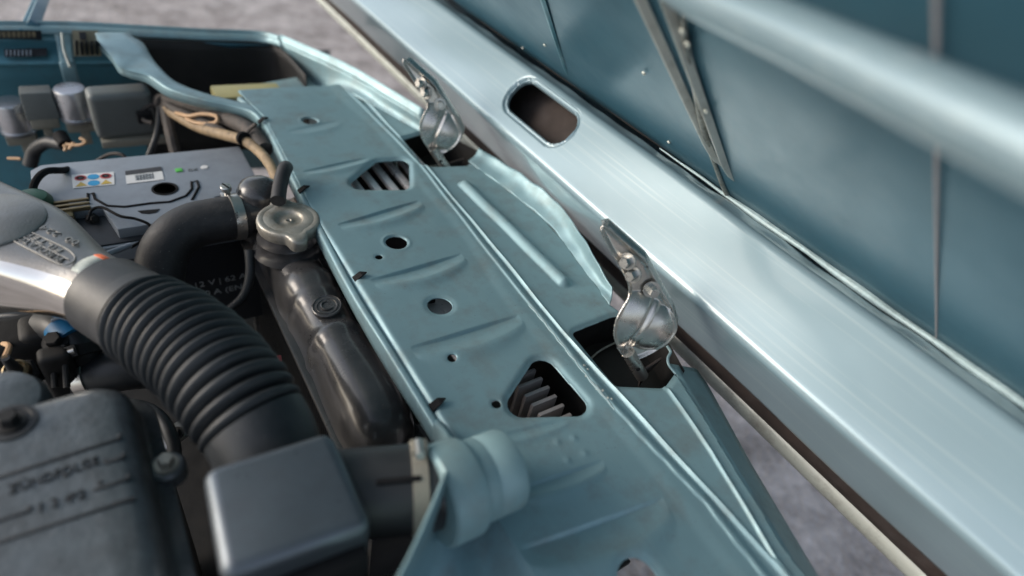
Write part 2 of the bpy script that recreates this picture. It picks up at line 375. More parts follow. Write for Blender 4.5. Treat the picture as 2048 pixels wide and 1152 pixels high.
holes = [(rpoly(tri1, .0135), .0035, .0045), (rpoly(tri2, .0135), .0035, .0045), (rpoly(pk1, .005), .003, .004), (rpoly(pk2, .007), .003, .004),
         (circ(620, 241, .0105), -.0016, .004), (circ(793, 484, .0125), -.0018, .004), (circ(880, 610, .0132), .0015, .004),
         (circ(904, 717, .0045), .0006, .002), (circ(993, 808, .0045), .0006, .002), (circ(758, 514, .0042), .0006, .002),
         (circ(1020, 453, .0035), .0004, .002), (circ(1278, 1160, .0165), .002, .005)]
seamP = xy([(700, 190), (840, 332), (1000, 540), (1130, 700), (1220, 812), (1400, 1002), (1520, 1152)])
ridgeP = xy([(715, 185), (850, 331), (1000, 510), (1125, 665), (1235, 785), (1395, 962), (1550, 1130)])
def xof(P, y): o = np.argsort(P[:, 1]); return np.interp(y, P[o, 1], P[o, 0])
crease2 = xy([(1332, 776), (1420, 905), (1550, 1122)])
bd0, bd1 = xy([(930, 372), (1126, 566)])
ribs = [((606, 342), (735, 316), .0024, .016), ((676, 448), (838, 402), .0038, .022), ((742, 560), (922, 508), .0042, .024), ((822, 694), (1036, 632), .0042, .026),
        ((944, 884), (1134, 838), .0016, .010), ((1040, 1100), (1325, 997), .0050, .030), ((1020, 985), (1205, 922), .003, .014), ((576, 262), (676, 240), .0010, .02)]
ribw = [(xy([a, b]), h, wd) for a, b, h, wd in ribs]
dots = xy([(1115, 884), (1148, 876), (1135, 920), (1170, 906)])
outline = np.vstack([[(.189, .95)], xy([(530, 236), (600, 370), (700, 560), (780, 690), (872, 838)]), [(.185, -.06)], [(.36, -.06), (.376, -.03)],
                     xy([(1567, 1099), (1450, 908), (1348, 742)]), xy([(1260, 640), (1220, 611), (1130, 490), (1085, 437), (938, 323)]),
                     xy([(900, 290), (842, 264), (702, 189)]), [(.35, .95)]])
def wav(x, y): return .0006*np.sin(31*x+2)*np.sin(17*y)+.0004*np.sin(57*y+40*x+1)
def panel_h(x, y):
    z = wav(x, y)
    for P, h, wd in ribw:
        a, b = P[0], P[1]; t, d, L = seg_dist(x, y, a, b)
        env = np.clip(np.sin(np.clip(t, 0, 1)*math.pi), 0, 1)**.55; ww = wd*(.35+.65*env)
        dn = d/ww; z = z-h*.85*env*sst(-.0020, .0008, d)*np.clip(1-dn/.9, 0, 1)+h*.75*env*np.exp(-((dn-1.0)/.42)**2)*(d > 0)*np.clip(dn*2, 0, 1)
    xs, xr = xof(seamP, y), xof(ridgeP, y)
    z = z+.0014*sst(-.022, -.006, x-xs+.004*np.sin(22*y))            # land beside the seam, above the pads
    lump = .0007*np.sin(190*y)*np.sin(73*y+1)*sst(.32, .22, y)
    z = z+.0020*sst(-.0010, .0010, x-xs+lump)-.0040*sst(.002, .012, x-xs)+.0030*np.exp(-((x-xr)/.0016)**2)+.0016*sst(-.004, .004, x-xr)
    t, d, L = seg_dist(x, y, bd0, bd1); tt = np.clip(t, 0, 1)
    dist = np.hypot(d, (t-tt)*L); z = z+.0075*np.clip(np.cos(np.clip(dist/.0105, 0, 1)*math.pi/2), 0, 1)**1.2
    yr = (y < crease2[0, 1]+.004); z = z+np.where(yr, .0030*np.exp(-((x-xof(crease2, y))/.0018)**2)*sst(.03, .06, y+.03), 0)
    for c in dots: z = z+.0010*np.exp(-(((x-c[0])**2+(y-c[1])**2)/.0032**2))
    for f, dp, wd in holes:
        s = np.clip(f(x, y), 0, None); z = z-dp*np.exp(-(s/wd)**2*1.2)
        if dp < 0: z = z-.003*np.exp(-(s/.002)**2)
    e = -sd_poly(x, y, outline); z = z-.004*np.exp(-(np.clip(x-.187, 0, 1)/.003)**2)*sst(.20, .26, y)
    return z
body = thing('front_panel', 'teal painted pressed steel cross panel with punched holes beside the radiator', 'car panel', (.28, .45, -.1))
def build_panel():
    h = .0013
    ycol = np.arange(-.064, .955, h)
    K = np.stack([np.full_like(ycol, .178), xof(seamP, ycol), xof(ridgeP, ycol), np.where(ycol < crease2[0, 1], xof(crease2, ycol), crease2[0, 0]), np.full_like(ycol, .52)])
    K[3] = np.maximum(K[3], K[2]+.004)
    for q in (1, 2, 3):                                  # grid columns follow the seam and ridges
        ke = np.ones(15)/15; K[q] = np.convolve(np.pad(K[q], 7, 'edge'), ke, 'valid')
    cols = []
    for q, nq in enumerate((128, 16, 40, 84)):
        t = np.linspace(0, 1, nq, endpoint=(q == 3))[:, None]; cols.append(K[q]+(K[q+1]-K[q])*t)
    X = np.vstack(cols); Y = np.broadcast_to(ycol, X.shape).copy()
    def F(x, y):
        f = sd_poly(x, y, outline)
        for q, _, _ in holes: f = np.maximum(f, -q(x, y))
        return f
    P2, Fc = clip_grid(X, Y, F, h); V = np.c_[P2, panel_h(P2[:, 0], P2[:, 1])]
    me = bpy.data.meshes.new('top_sheet'); me.vertices.add(len(V)); me.vertices.foreach_set('co', V.ravel().astype(np.float32))
    me.loops.add(Fc.size); me.loops.foreach_set('vertex_index', Fc.ravel().astype(np.int32))
    me.polygons.add(len(Fc)); me.polygons.foreach_set('loop_start', np.arange(0, Fc.size, 3, dtype=np.int32)); me.update(calc_edges=True)
    o = finish('top_sheet', me, 'paint', body, True, 60); solid(o, .0014)
build_panel()
# folded lip along the engine side
le = np.vstack([[(.189, .93)], xy([(530, 236), (600, 370), (700, 560), (780, 690), (872, 838)]), [(.185, .2)]])
def row(P, dx, z, wv=0.): return [(p[0]+dx+wv*math.sin(31*p[1]), p[1], z) for p in P]
loft('lip', [row(le, .0015, -.0025), row(le, -.0035, -.003), row(le, -.0055, -.007), row(le, -.007, -.019, .001)], 'paint', body, 90, 9)
# upturned flanges on the nose side
cr = [Zp(*p, 0) for p in [(936, 324), (1010, 378), (1085, 437), (1130, 490), (1175, 552), (1219, 613)]]
ed = [Zp(*p, z) for p, z in [((958, 296), .016), ((1040, 346), .020), ((1112, 402), .022), ((1162, 468), .022), ((1195, 525), .019), ((1224, 575), .012)]]
md = [np.array(a)*.5+np.array(b)*.5+np.array([.002, 0, -.002]) for a, b in zip(cr, ed)]
loft('centre_flange', [cr, md, ed], 'paint', body, 110, 14, dent=.0030)
cr = [Zp(*p, -.002) for p in [(1340, 728), (1352, 748), (1452, 910), (1568, 1100), (1640, 1230)]]; ed = [Zp(*p, -.03) for p in [(1392, 738), (1414, 768), (1500, 925), (1592, 1080), (1700, 1260)]]
loft('near_flange', [cr, ed], 'paint', body, 40, 6, sm=False)
tube('flange_curl', [Zp(1334, 692, .006), Zp(1341, 704, .004), Zp(1336, 716, .002), Zp(1338, 730, 0), Zp(1352, 748, -.002)], .0016, 'paint', body, 8, n=20)
# crumbling sealer along the overlapped seam
sp0 = np.array([.31, .24]); ysl = np.linspace(.205, .36, 130); rs_ = .0006+.0004*np.abs(np.sin(ysl*410))*np.abs(np.sin(ysl*137+1))+.0011*np.exp(-((ysl-.232)/.014)**2)
xsl = xof(seamP, ysl)+.0003*np.sin(ysl*330)-.0004
tube('seam_sealer', [(x, y, float(z)+.0002) for x, y, z in zip(xsl, ysl, panel_h(xsl, ysl))], rs_, 'sealerpaint', body, 8)
for k in range(9):
    y = rng.uniform(.215, .29); x = float(xof(seamP, np.array([y]))[0])+rng.uniform(-.004, .006)
    lathe('sealer_crumb', [(.0014, -.0004), (.0012, .0006), (0, .001)], (x, y, float(panel_h(np.array([x]), np.array([y]))[0])), (rng.uniform(-.2, .2), .1, 1), 'pale', body, 7)
# wells below the two hinge openings
for P, zz in ((pk1, -.05), (pk2, -.05)):
    c = P.mean(0); Q = c+(P-c)*1.12; n = len(Q)
    V = [(p[0], p[1], -.006) for p in Q]+[(p[0]*.96+c[0]*.04, p[1], zz) for p in Q]
    mk('hinge_well', V, [(i, (i+1) % n, n+(i+1) % n, n+i) for i in range(n)]+[tuple(range(n, 2*n))], 'dark', body, False)
    a, b = (P[0]+P[-1])/2, (P[1]+P[2])/2
    tube('weld_bead', [(a[0], a[1]+.01, zz+.004), ((a[0]+b[0])/2, (a[1]+b[1])/2+.012, zz+.006), (b[0], b[1], zz+.005)], .0012, 'sealer', body, 8, n=10)
# face of the nose below the panel, and engine side wall
# black rubber clips on the lip
for i, (px, py) in enumerate([(527, 240), (609, 378), (721, 552), (877, 806)]):
    p = Zp(px, py)+np.array([-.004, 0, 0]); prism('clip', [p+[-.004, .004, -.004], p+[-.004, -.005, -.004], p+[.004, -.0045, .0025], p+[.0115, .0, .0018], p+[.004, .003, .0025]], (0, .0, .0022), 'groove', body, .0008)
# raised wing wall at the near end that the intake pipe goes through
e0 = [Zp(872, 838, -.004), Zp(896, 868, .022), Zp(906, 905, .050), Zp(892, 955, .068), Zp(852, 1052, .080), Zp(805, 1150, .085), Zp(745, 1260, .085)]
e1 = [Zp(880, 845, -.004), Zp(906, 873, .002), Zp(921, 916, .006), Zp(909, 978, .008), Zp(872, 1078, .002), Zp(830, 1172, -.008), Zp(782, 1280, -.015)]
ye = [.255, .243, .22, .18, .13, .07, -.06]; e3 = [np.array([.1885, y, float(panel_h(np.array([.1885]), np.array([y]))[0])-.0006]) for y in ye]
e2 = [a*.45+b*.55+np.array([0, 0, dz_]) for a, b, dz_ in zip(e1, e3, [0, -.004, -.014, -.022, -.028, -.030, -.030])]
er = [np.array(p)+np.array([-.004, 0, -.004]) for p in e0]; er2 = [np.array(p)+np.array([-.005, 0, -.02]) for p in e0]
loft('wing_wall', [er2, er, e0, e1, e2, e3], 'paint', body, 60, 24)
# painted pipe stub on the panel
sc = Zp(968, 955, .031); ax = unit([1, -.02, -.05])
lathe('pipe_stub', [(.0, -.042), (.034, -.042), (.0362, -.040), (.0362, -.018), (.0345, -.015), (.0312, -.0145), (.0312, -.004), (.0306, -.003), (.0306, -.001), (.0312, 0), (.0312, .018), (.030, .0205), (.0275, .0205), (.026, .0)], sc, ax, 'stub', body, 48)
# radiator grille seen through the openings
gr = thing('radiator_grille', 'pale aluminium grille slats seen through the holes of the teal panel', 'grille', (.31, .45, -.15))
for k in range(6): box('slat', (.272+.024*k, .68, -.020-.002*k), (.0095, .20, .008), 'grille', gr, .0012)
for k in range(8): box('slat', (.30, .205+.0125*k, -.070), (.030, .0042, .10), 'slat', gr, .001)
box('grille_frame', (.315, .26, -.135), (.05, .14, .012), 'dark', gr, .002); box('grille_frame', (.325, .565, -.06), (.12, .012, .06), 'dark', gr, .002); box('grille_frame', (.325, .79, -.06), (.12, .012, .06), 'dark', gr, .002)
box('dark_backing', (.325, .68, -.085), (.15, .24, .006), 'dark', gr, .001); box('dark_backing', (.352, .24, -.09), (.006, .22, .15), 'dark', gr, .001); box('dark_backing', (.30, .24, -.16), (.11, .24, .006), 'dark', gr, .001); box('dark_backing', (.26, .62, -.16), (.12, .5, .006), 'dark', gr, .001)  # dark plates added below the holes to keep the bright ground out
hc = Zp(888, 612, -.022)
bright_disc = thing('bright_disc', 'bright disc added below the round hole of the teal panel for its reflection', 'bright_disc', (hc[0], hc[1], hc[2]-.03))  # added disc, stands for the pale reflection in the round hole
lathe('disc_face', [(.026, -.03), (.036, -.02), (.036, -.006), (.03, 0), (.02, .002), (0, .002)], hc, (0.1, .1, 1), 'grille', bright_disc)
box('disc_clip', hc+np.array([-.012, .012, .006]), (.008, .012, .008), 'groove', bright_disc, .001)

# ------------------------------------------------------------------ hood, opened about its front edge
TH = rad(42); CT, ST = math.cos(TH), math.sin(TH)
HA = np.array([.458, 0, .0716]); NB = np.array([-CT, 0, ST]); UB = np.array([ST, 0, CT])      # bright face: point, normal, across
hood = thing('hood', 'open teal hood with a pale beam along its hinged edge and dark blue shaded inside', 'car hood', (.5, .45, .0))
ya, yb = -.16, 1.62
OV0 = np.array([PLp(1081, 222, HA, NB)@UB-HA@UB, PLp(1081, 222, HA, NB)[1]])
def oval(u, y):       # u across the beam from A, y along; rounded slot
    du, dy = np.abs(u-OV0[0])-.0235, np.abs(y-OV0[1])-.066; r = .021
    du, dy = du+r, dy+r
    return np.hypot(np.maximum(du, 0), np.maximum(dy, 0))+np.minimum(np.maximum(du, dy), 0)-r
def build_beam():
    ys = np.arange(ya, yb, .004); fine = np.arange(OV0[1]-.1, OV0[1]+.1, .0018); ys = np.unique(np.round(np.r_[ys[(ys < OV0[1]-.1) | (ys > OV0[1]+.1)], fine], 5))
    W = .087; us = np.r_[np.linspace(-.1, -.006, 22), np.linspace(-.0045, .006, 9), np.arange(.008, W-.006, .0018), np.linspace(W-.005, W+.006, 9), np.linspace(W+.008, W+.026, 8)]
    U, Y = np.meshgrid(us, ys, indexing='ij'); P2, Fc = clip_grid(U, Y, lambda u, y: -oval(u, y), .0018); U, Y = P2[:, 0], P2[:, 1]
    # profile by arc length: dark face (u<0), rounded edge, bright face, rounded edge, gutter strip
    S = np.linspace(-.12, W+.04, 1600); ang = TH*0+np.interp(S, [-.12, -.007, .006, W-.005, W+.007, W+.02, W+.04], [-rad(57), -rad(57), rad(90)-TH, rad(90)-TH, -rad(6), -rad(2), rad(20)])
    # heading angle in xz plane: dark face runs down-right when u decreases
    head = np.where(S < -.007, rad(180-57), np.interp(S, [-.007, .006, W-.005, W+.007, W+.02, W+.04], [rad(123), rad(90)-TH, rad(90)-TH, -rad(12), -rad(5), rad(15)]))
    px = np.r_[0, np.cumsum(np.cos(.5*(head[1:]+head[:-1]))*np.diff(S))]; pz = np.r_[0, np.cumsum(np.sin(.5*(head[1:]+head[:-1]))*np.diff(S))]
    i0 = np.interp(0, S, np.arange(len(S))); px -= np.interp(i0, np.arange(len(S)), px); pz -= np.interp(i0, np.arange(len(S)), pz)
    nx = -np.sin(head); nz = np.cos(head)
    off = .0005*np.sin(9*Y+1)*np.sin(40*U)+.0004*np.sin(23*Y+60*U)
    s = np.clip(oval(U, Y), 0, None); off = off-.0045*(1-sst(.006, .0075, s))*1.0+.0028*np.exp(-((s-.0015)/.002)**2)-.004*np.exp(-(s/.0012)**2)
    off = off+.0012*np.sin(60*Y)*np.sin(27*Y+2)*sst(W+.012, W+.024, U)
    xs_ = HA[0]+np.interp(U, S, px)+off*np.interp(U, S, nx); zs_ = HA[2]+np.interp(U, S, pz)+off*np.interp(U, S, nz)
    V = np.stack([xs_, Y, zs_], 1)
    o = mk('beam', V, Fc, 'hood', hood, True, 70); solid(o, .0014)
    e = (HA[0]+px[-1], HA[2]+pz[-1]); dd = (HA[0]+np.interp(-.1, S, px), HA[2]+np.interp(-.1, S, pz))
    return e, dd
EC, ED = build_beam()
# inner skin: plane through the gutter edge, rising rearwards
SP = np.array([EC[0]-.004, 0, EC[1]]); UPS = np.array([-CT, 0, ST]); NS = np.array([-ST, 0, -CT])
def skin_pt(px, py, lift=0.): return PLp(px, py, SP+NS*lift, NS)
ys = np.linspace(ya, yb, 40)
def strip(name, prof, m, parent=hood, n=40, y0=ya, y1=yb, th=.0012, ang=40, k=None, label=None):
    prof = np.asarray(prof, float); prof = spline(np.c_[prof, np.zeros(len(prof))], k)[:, :2] if k else prof
    yy = np.linspace(y0, y1, n); V = [(p[0], y, p[1]) for y in yy for p in prof]; q = len(prof)
    o = mk(name, V, [(i*q+j, (i+1)*q+j, (i+1)*q+j+1, i*q+j+1) for i in range(n-1) for j in range(q-1)], m, parent, True, ang, label)
    if th: solid(o, th, 0)
    return o
s0 = SP+UPS*-.02; s1 = SP+UPS*.98
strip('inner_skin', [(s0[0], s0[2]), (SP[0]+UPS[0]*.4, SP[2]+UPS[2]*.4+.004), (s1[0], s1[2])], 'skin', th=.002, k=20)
# nose of the outer skin and its rolled lip
LP = np.array([.536, -.062])
strip('outer_nose', [(s0[0]+.012, s0[2]+.012), (.66, .085), (.715, .02), (.70, -.04), (.62, -.066), (.565, -.066)], 'hood', k=24)
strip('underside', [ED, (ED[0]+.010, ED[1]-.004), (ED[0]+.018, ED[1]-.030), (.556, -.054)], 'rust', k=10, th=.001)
strip('rolled_lip', [(.572, -.054), (.558, -.046), (.545, -.046), (.5345, -.053), (.5345, -.067), (.546, -.075), (.565, -.067)], 'pale', k=24, th=0, ang=60)
for y in (.155, .37, .83, 1.02, 1.22): lathe('drain_hole', [(.004, 0), (.0042, .0006), (0, .0007)], (.5395, y, -.0485), (-.55, 0, .83), 'groove', hood, 12)
# sealer along the near gutter, a thin dark line farther on
yy = np.linspace(-.14, .42, 140); wob = .0012*np.sin(37*yy)+.0008*np.sin(91*yy+1)
tube('seam_sealer', [SP+UPS*(.004+w_)+NS*.0035+np.array([0, y, 0]) for y, w_ in zip(yy, wob)], (.0036+.0008*np.sin(53*yy))*np.clip((.43-yy)/.16, .25, 1), 'sealerpaint', hood, 10)
yy = np.linspace(.40, 1.3, 120); wob = .0015*np.sin(37*yy)
tube('seam_sealer', [(SP[0]-.003+w_, y, SP[2]+.002) for y, w_ in zip(yy, wob)], .0014, 'groove', hood, 6)  # thin black line between beam and skin
# pressed stiffeners on the skin
def skin_rib(name, a, b, wd, ht, m, n=30, tp=.5):
    a, b = np.asarray(a), np.asarray(b); t = unit(b-a); s = np.cross(NS, t)
    V = []; F = []; pr = [(-1, 0), (-.75, .25), (-.45, .85), (-.2, 1), (.2, 1), (.45, .85), (.75, .25), (1, 0)]
    for i in range(n):
        u = i/(n-1); e = min(1, u/.12)**.5; p = a+(b-a)*u
        for (x, h) in pr: V.append(p+s*x*wd*(tp+(1-tp)*u)+NS*(.0006+h*ht*e))
    q = len(pr); F = [(i*q+j, i*q+j+1, (i+1)*q+j+1, (i+1)*q+j) for i in range(n-1) for j in range(q-1)]
    return mk(name, V, F, m, hood, True, 40)
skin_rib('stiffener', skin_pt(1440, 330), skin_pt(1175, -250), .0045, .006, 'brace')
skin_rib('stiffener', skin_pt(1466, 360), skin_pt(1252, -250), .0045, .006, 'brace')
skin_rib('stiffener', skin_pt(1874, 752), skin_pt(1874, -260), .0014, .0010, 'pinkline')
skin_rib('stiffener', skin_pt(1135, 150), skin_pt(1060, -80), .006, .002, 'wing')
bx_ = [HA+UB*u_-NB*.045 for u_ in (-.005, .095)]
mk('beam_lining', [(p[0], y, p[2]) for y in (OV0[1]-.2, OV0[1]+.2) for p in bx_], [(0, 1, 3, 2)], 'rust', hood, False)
pts = [skin_pt(*p, .002) for p in [(1366, 20), (1372, 90), (1388, 170), (1408, 260), (1430, 330), (1452, 385), (1470, 412), (1520, 452), (1575, 490)]]
tube('sealer_bead', pts, [.0012, .0028, .0022, .003, .002, .0026, .003, .002, .0015], 'sealer', hood, 8, n=70)
for p in [(1366, 62), (1376, 88), (1413, 222)]:
    c = skin_pt(*p, .004); lathe('sealer_blob', [(.0028, 0), (.0026, .0012), (.0012, .002), (0, .0022)], c, NS, 'pale', hood, 10)
for p in [(1338, 284), (1288, 146), (1046, 96), (1090, 90)]:
    c = skin_pt(*p, .001); lathe('paint_drop', [(.0024, 0), (.0018, .0014), (0, .002)], c, NS, 'pale', hood, 10)
# tubular brace standing off the skin near the camera
ba, bb = Dp(1340, -48, .345), Dp(2180, 352, .165)
q = spline([ba+(ba-bb)*.28+np.array([.0, 0, .03]), ba, (ba+bb)/2, bb, bb+(bb-ba)*.22], 30)
tube('brace_bar', q, .0125, 'hood', hood, 24)

# ------------------------------------------------------------------ hood hinges
def hinge(dy, label, k=1.):
    HN = unit([-.42, -.86, .22]); H0 = Dp(1285, 620, .575)
    off = np.array([0, dy, 0]); Bs = PLp(1284, 752, H0, HN); P = lambda x, y, l=0.: Bs+k*(PLp(x, y, H0+HN*l, HN)-Bs)+off
    out = [(1200, 459), (1217, 494), (1240, 534), (1256, 566), (1255, 587), (1240, 606), (1226, 630), (1222, 660), (1231, 688), (1244, 708), (1262, 716), (1280, 714), (1312, 698), (1338, 674), (1351, 648), (1340, 616), (1321, 581), (1299, 538), (1288, 518), (1214, 453)]
    a, b, n = frame(HN); O = np.array([P(*p)-H0-off for p in out]); O2 = np.stack([O@a, O@b], 1); O2 = spline(np.c_[np.vstack([O2, O2[:1]]), np.zeros(len(O2)+1)], 100)[:-1, :2]
    h = .0008; gx, gy = np.meshgrid(np.arange(O2[:, 0].min()-h, O2[:, 0].max()+h, h), np.arange(O2[:, 1].min()-h, O2[:, 1].max()+h, h), indexing='ij')
    P2, F2 = clip_grid(gx, gy, lambda x, y: sd_poly(x, y, O2), h); gx, gy = P2[:, 0], P2[:, 1]
    def loc(px, py): q = P(px, py)-H0-off; return np.array([q@a, q@b])
    c1, c2 = loc(1262, 640), loc(1305, 655); k0, k1, k2 = loc(1308, 600), loc(1262, 668), loc(1254, 700)
    R1, R2 = np.linalg.norm(loc(1262, 600)-c1), .019
    dome = .011*np.clip(1-((gx-c1[0])**2+(gy-c1[1])**2)/.032**2, 0, 1)**.8
    def ln(p, q): e = q-p; L = np.linalg.norm(e); tt = np.clip(((gx-p[0])*e[0]+(gy-p[1])*e[1])/L**2, 0, 1); return np.hypot(gx-p[0]-e[0]*tt, gy-p[1]-e[1]*tt)
    cre = np.minimum(ln(k0, k1), ln(k1, k2))
    dome2 = .010*np.clip(1-((gx-c2[0])**2+(gy-c2[1])**2)/.026**2, 0, 1)**.8
    d = sd_poly(gx, gy, O2); zz = np.maximum(dome, dome2)-.0035*np.exp(-(cre/.0030)**2)+.003*np.exp(-(np.clip(-d, 0, 1)/.0022)**2)
    # gusset part dished between its edges
    V = H0+off+gx[:, None]*a+gy[:, None]*b+zz[:, None]*n
    t = mk('hinge', V, F2, 'zinc', hood, True, 60, label); solid(t, .0022)
    # folded mounting flange along the hood side
    rows = [[P(*p, .001) for p in [(1200, 458), (1214, 453), (1288, 518), (1321, 581), (1342, 616), (1352, 650), (1338, 676)]]]
    rows.append([p+np.array([.006, .004, .001]) for p in rows[0]]); rows.append([p+np.array([.012, .012, -.002]) for p in rows[0]])
    loft('mount_flange', rows, 'zinc', t, 50, 7, th=.002, sm=False)
    for (x, y) in [(1256, 522), (1267, 548), (1302, 578)]:
        hexbolt('bolt', P(x, y, .003), unit([-.8, -.25, .15]) if y < 560 else HN, .0055, .010, t)
    p0, p1 = P(1256, 704, .002), P(1284, 752, -.004)
    tube('barrel', [p0, p1], .0068, 'zinc', t, 20, ang=30)
    lathe('pin_hole', [(.0022, 0), (.0022, .0006), (0, .0007)], (p0*.45+p1*.55)+HN*.0066, HN, 'groove', t, 12)
    q0 = p1+np.array([0, 0, .004]); prism('bracket', [q0+[.028, .012, -.028], q0+[-.002, -.004, -.018], q0+[-.004, 0, .004], q0+[.030, .004, .006]], (.001, .003, 0), 'rust', t, .0008)
    return t
hinge(0, 'shiny stamped hinge with cupped leaf')
hinge(.437, 'stamped hinge below the oval beam hole', .88)

# ------------------------------------------------------------------ dark engine bay shell
bay = thing('engine_bay', 'black grimy engine bay floor and subframe under the engine parts', 'engine bay', (-.1, .5, -.45))
box('floor_pan', (-.05, .5, -.44), (.78, 1.5, .02), 'dark', bay, .004)
box('subframe', (.27, .5, -.36), (.10, 1.2, .08), 'dark', bay, .01)
box('engine_block', (-.12, .30, -.29), (.20, .36, .26), 'dark', bay, .02)
box('near_inner_wing', (.0, -.16, -.2), (.8, .02, .46), 'dark', bay, .004)

# ------------------------------------------------------------------ radiator
rad_t = thing('radiator', 'black dusty radiator with a rounded glossy top tank beside the teal panel', 'radiator', (.155, .5, -.40))
TC = lambda px, py, z=-.055: Zp(px, py, z)
# tank: stations along Y (centre pixel, half width, top), lofted rounded sections
yst = [.715, .70, .675, .655, .60, .565, .553, .538, .526, .508, .500, .492, .462, .448, .436, .424, .395, .365, .335, .315, .300, .292]
hw  = .94*np.array([.010, .026, .033, .034, .035, .034, .0355, .0375, .0375, .0345, .0375, .0345, .0340, .0345, .0375, .0350, .0370, .0385, .0385, .0360, .030, .014])
tz  = [-.052, -.034, -.026, -.025, -.034, -.038, -.036, -.031, -.030, -.034, -.031, -.034, -.035, -.034, -.029, -.032, -.029, -.027, -.028, -.033, -.046, -.064]
xc0 = lambda y: .160
V = []; NS_ = 28
ysf = np.linspace(yst[0], yst[-1], 110); o_ = np.argsort(yst); f1 = np.interp(ysf, np.array(yst)[o_], np.array(hw)[o_]); f2 = np.interp(ysf, np.array(yst)[o_], np.array(tz)[o_])
ker = np.array([.25, .5, .25])
for _ in range(2): f1[1:-1] = np.convolve(f1, ker, 'valid'); f2[1:-1] = np.convolve(f2, ker, 'valid')
for y, hh, zt in zip(ysf, f1, f2):
    for k in range(NS_):
        th = math.pi*k/(NS_-1); c, s = math.cos(th), math.sin(th); ex = .85
        V.append((xc0(y)-hh*math.copysign(abs(c)**ex, c), y, -.085+(zt+.085)*abs(s)**.8))
mk('top_tank', V, [(i*NS_+k, (i+1)*NS_+k, (i+1)*NS_+k+1, i*NS_+k+1) for i in range(len(ysf)-1) for k in range(NS_-1)], 'tank', rad_t, True, 60)
box('header_plate', (.160, .5, -.088), (.082, .46, .008), 'tank', rad_t, .003)
box('core', (.164, .5, -.245), (.042, .44, .31), 'dark', rad_t, .002)
for k in range(60): box('fin', (.1405, .29+.0072*k, -.245), (.006, .0016, .30), 'blackplastic', rad_t, 0)
for yy_ in (.272, .728): box('side_channel', (.160, yy_, -.25), (.055, .010, .34), 'tank', rad_t, .003)
box('lower_tank', (.160, .5, -.41), (.07, .46, .05), 'tank', rad_t, .012)
# badge on the tank
bc = Zp(654, 612, -.030)
lathe('badge', [(.016, -.003), (.016, .0005), (.0148, .0014), (.0138, .0002), (.0122, .0002), (.0114, .0012), (.0102, .0012), (.0094, .0002), (0, .0002)], bc, (-.15, -.05, 1), 'tank', rad_t, 36)
tube('badge_mark', [bc+np.array([.0062*math.cos(a_), .0062*math.sin(a_), .0006]) for a_ in np.linspace(rad(40), rad(320), 24)], .0011, 'tank', rad_t, 8)
# filler neck
ncen = Zp(578, 470, -.03); ncen = np.array([.1565, .595, -.045])
lathe('filler_neck', [(.040, 0), (.036, .006), (.0335, .014), (.0345, .018), (.0325, .022), (.030, .030), (.030, .040)], ncen, (0, 0, 1), 'tank', rad_t, 40)
# overflow pipe
tube('overflow_pipe', [Dp(556, 402, .70), Dp(560, 372, .715), Dp(568, 342, .73), Dp(572, 335, .75)], .0088, 'hose', rad_t, 16, n=14)
sh_ = Dp(518, 385, .735); lathe('tank_shoulder', [(.027, -.06), (.027, -.006), (.0255, .004), (.021, .012), (.013, .017), (0, .0185)], np.array([sh_[0], sh_[1], sh_[2]]), (0, 0, 1), 'tank', rad_t, 36)
# outlet and bevel of the tank towards the engine
oc = Dp(505, 425, .735)
tube('outlet_pipe', [oc+np.array([.035, 0, -.012]), oc+np.array([.01, 0, -.002]), oc+np.array([-.03, 0, 0])], .0225, 'tank', rad_t, 28, n=8)
# dust sleeve and dark strip between tank and panel
tube('rubber_strip', [(.197, .70, -.05), (.199, .5, -.05), (.199, .28, -.05)], .008, 'loom', rad_t, 10, n=20)

cc = Zp(577, 433, .002); cc[2] = 0
def capmesh():
    prof = [(.80, -.016), (.97, -.014), (1.0, -.010), (1.0, -.004), (.985, -.0015), (.955, 0), (.90, .0002), (.80, .0001), (.785, -.00012), (.77, .0001), (.62, .0001), (.47, 0), (.445, -.0008), (.425, -.0032), (.38, -.0040), (.16, -.0043), (.13, -.0034), (.085, -.0030), (.05, -.0050), (0, -.0052)]
    seg = 96; V = []; F = []; e0 = math.atan2(*(np.array(Zp(603, 487, 0))-cc)[[1, 0]])
    for (q, h) in prof:
        for k in range(seg):
            th = 2*math.pi*k/seg; r = .0355; da = (th-e0+math.pi) % (2*math.pi)-math.pi; db = (th-e0-math.pi+math.pi) % (2*math.pi)-math.pi
            ear = .0118*(math.exp(-(da/.27)**4)+.95*math.exp(-(db/.30)**4)); wv = sst(.6, .97, q)
            V.append((cc[0]+(r*q+ear*wv)*math.cos(th), cc[1]+(r*q+ear*wv)*math.sin(th), h-.002*(ear/.0118)*wv*(q > .9)))
    for i in range(len(prof)-1):
        for k in range(seg): F.append((i*seg+k, i*seg+(k+1) % seg, (i+1)*seg+(k+1) % seg, (i+1)*seg+k))
    return mk('radiator_cap', V, F, 'cap', rad_t, True, 50, 'dull weathered metal cap with two ears')
cap = capmesh()
lathe('cap_skirt', [(.027, -.030), (.0285, -.028), (.0285, -.012)], cc, (0, 0, 1), 'tank', cap, 40)
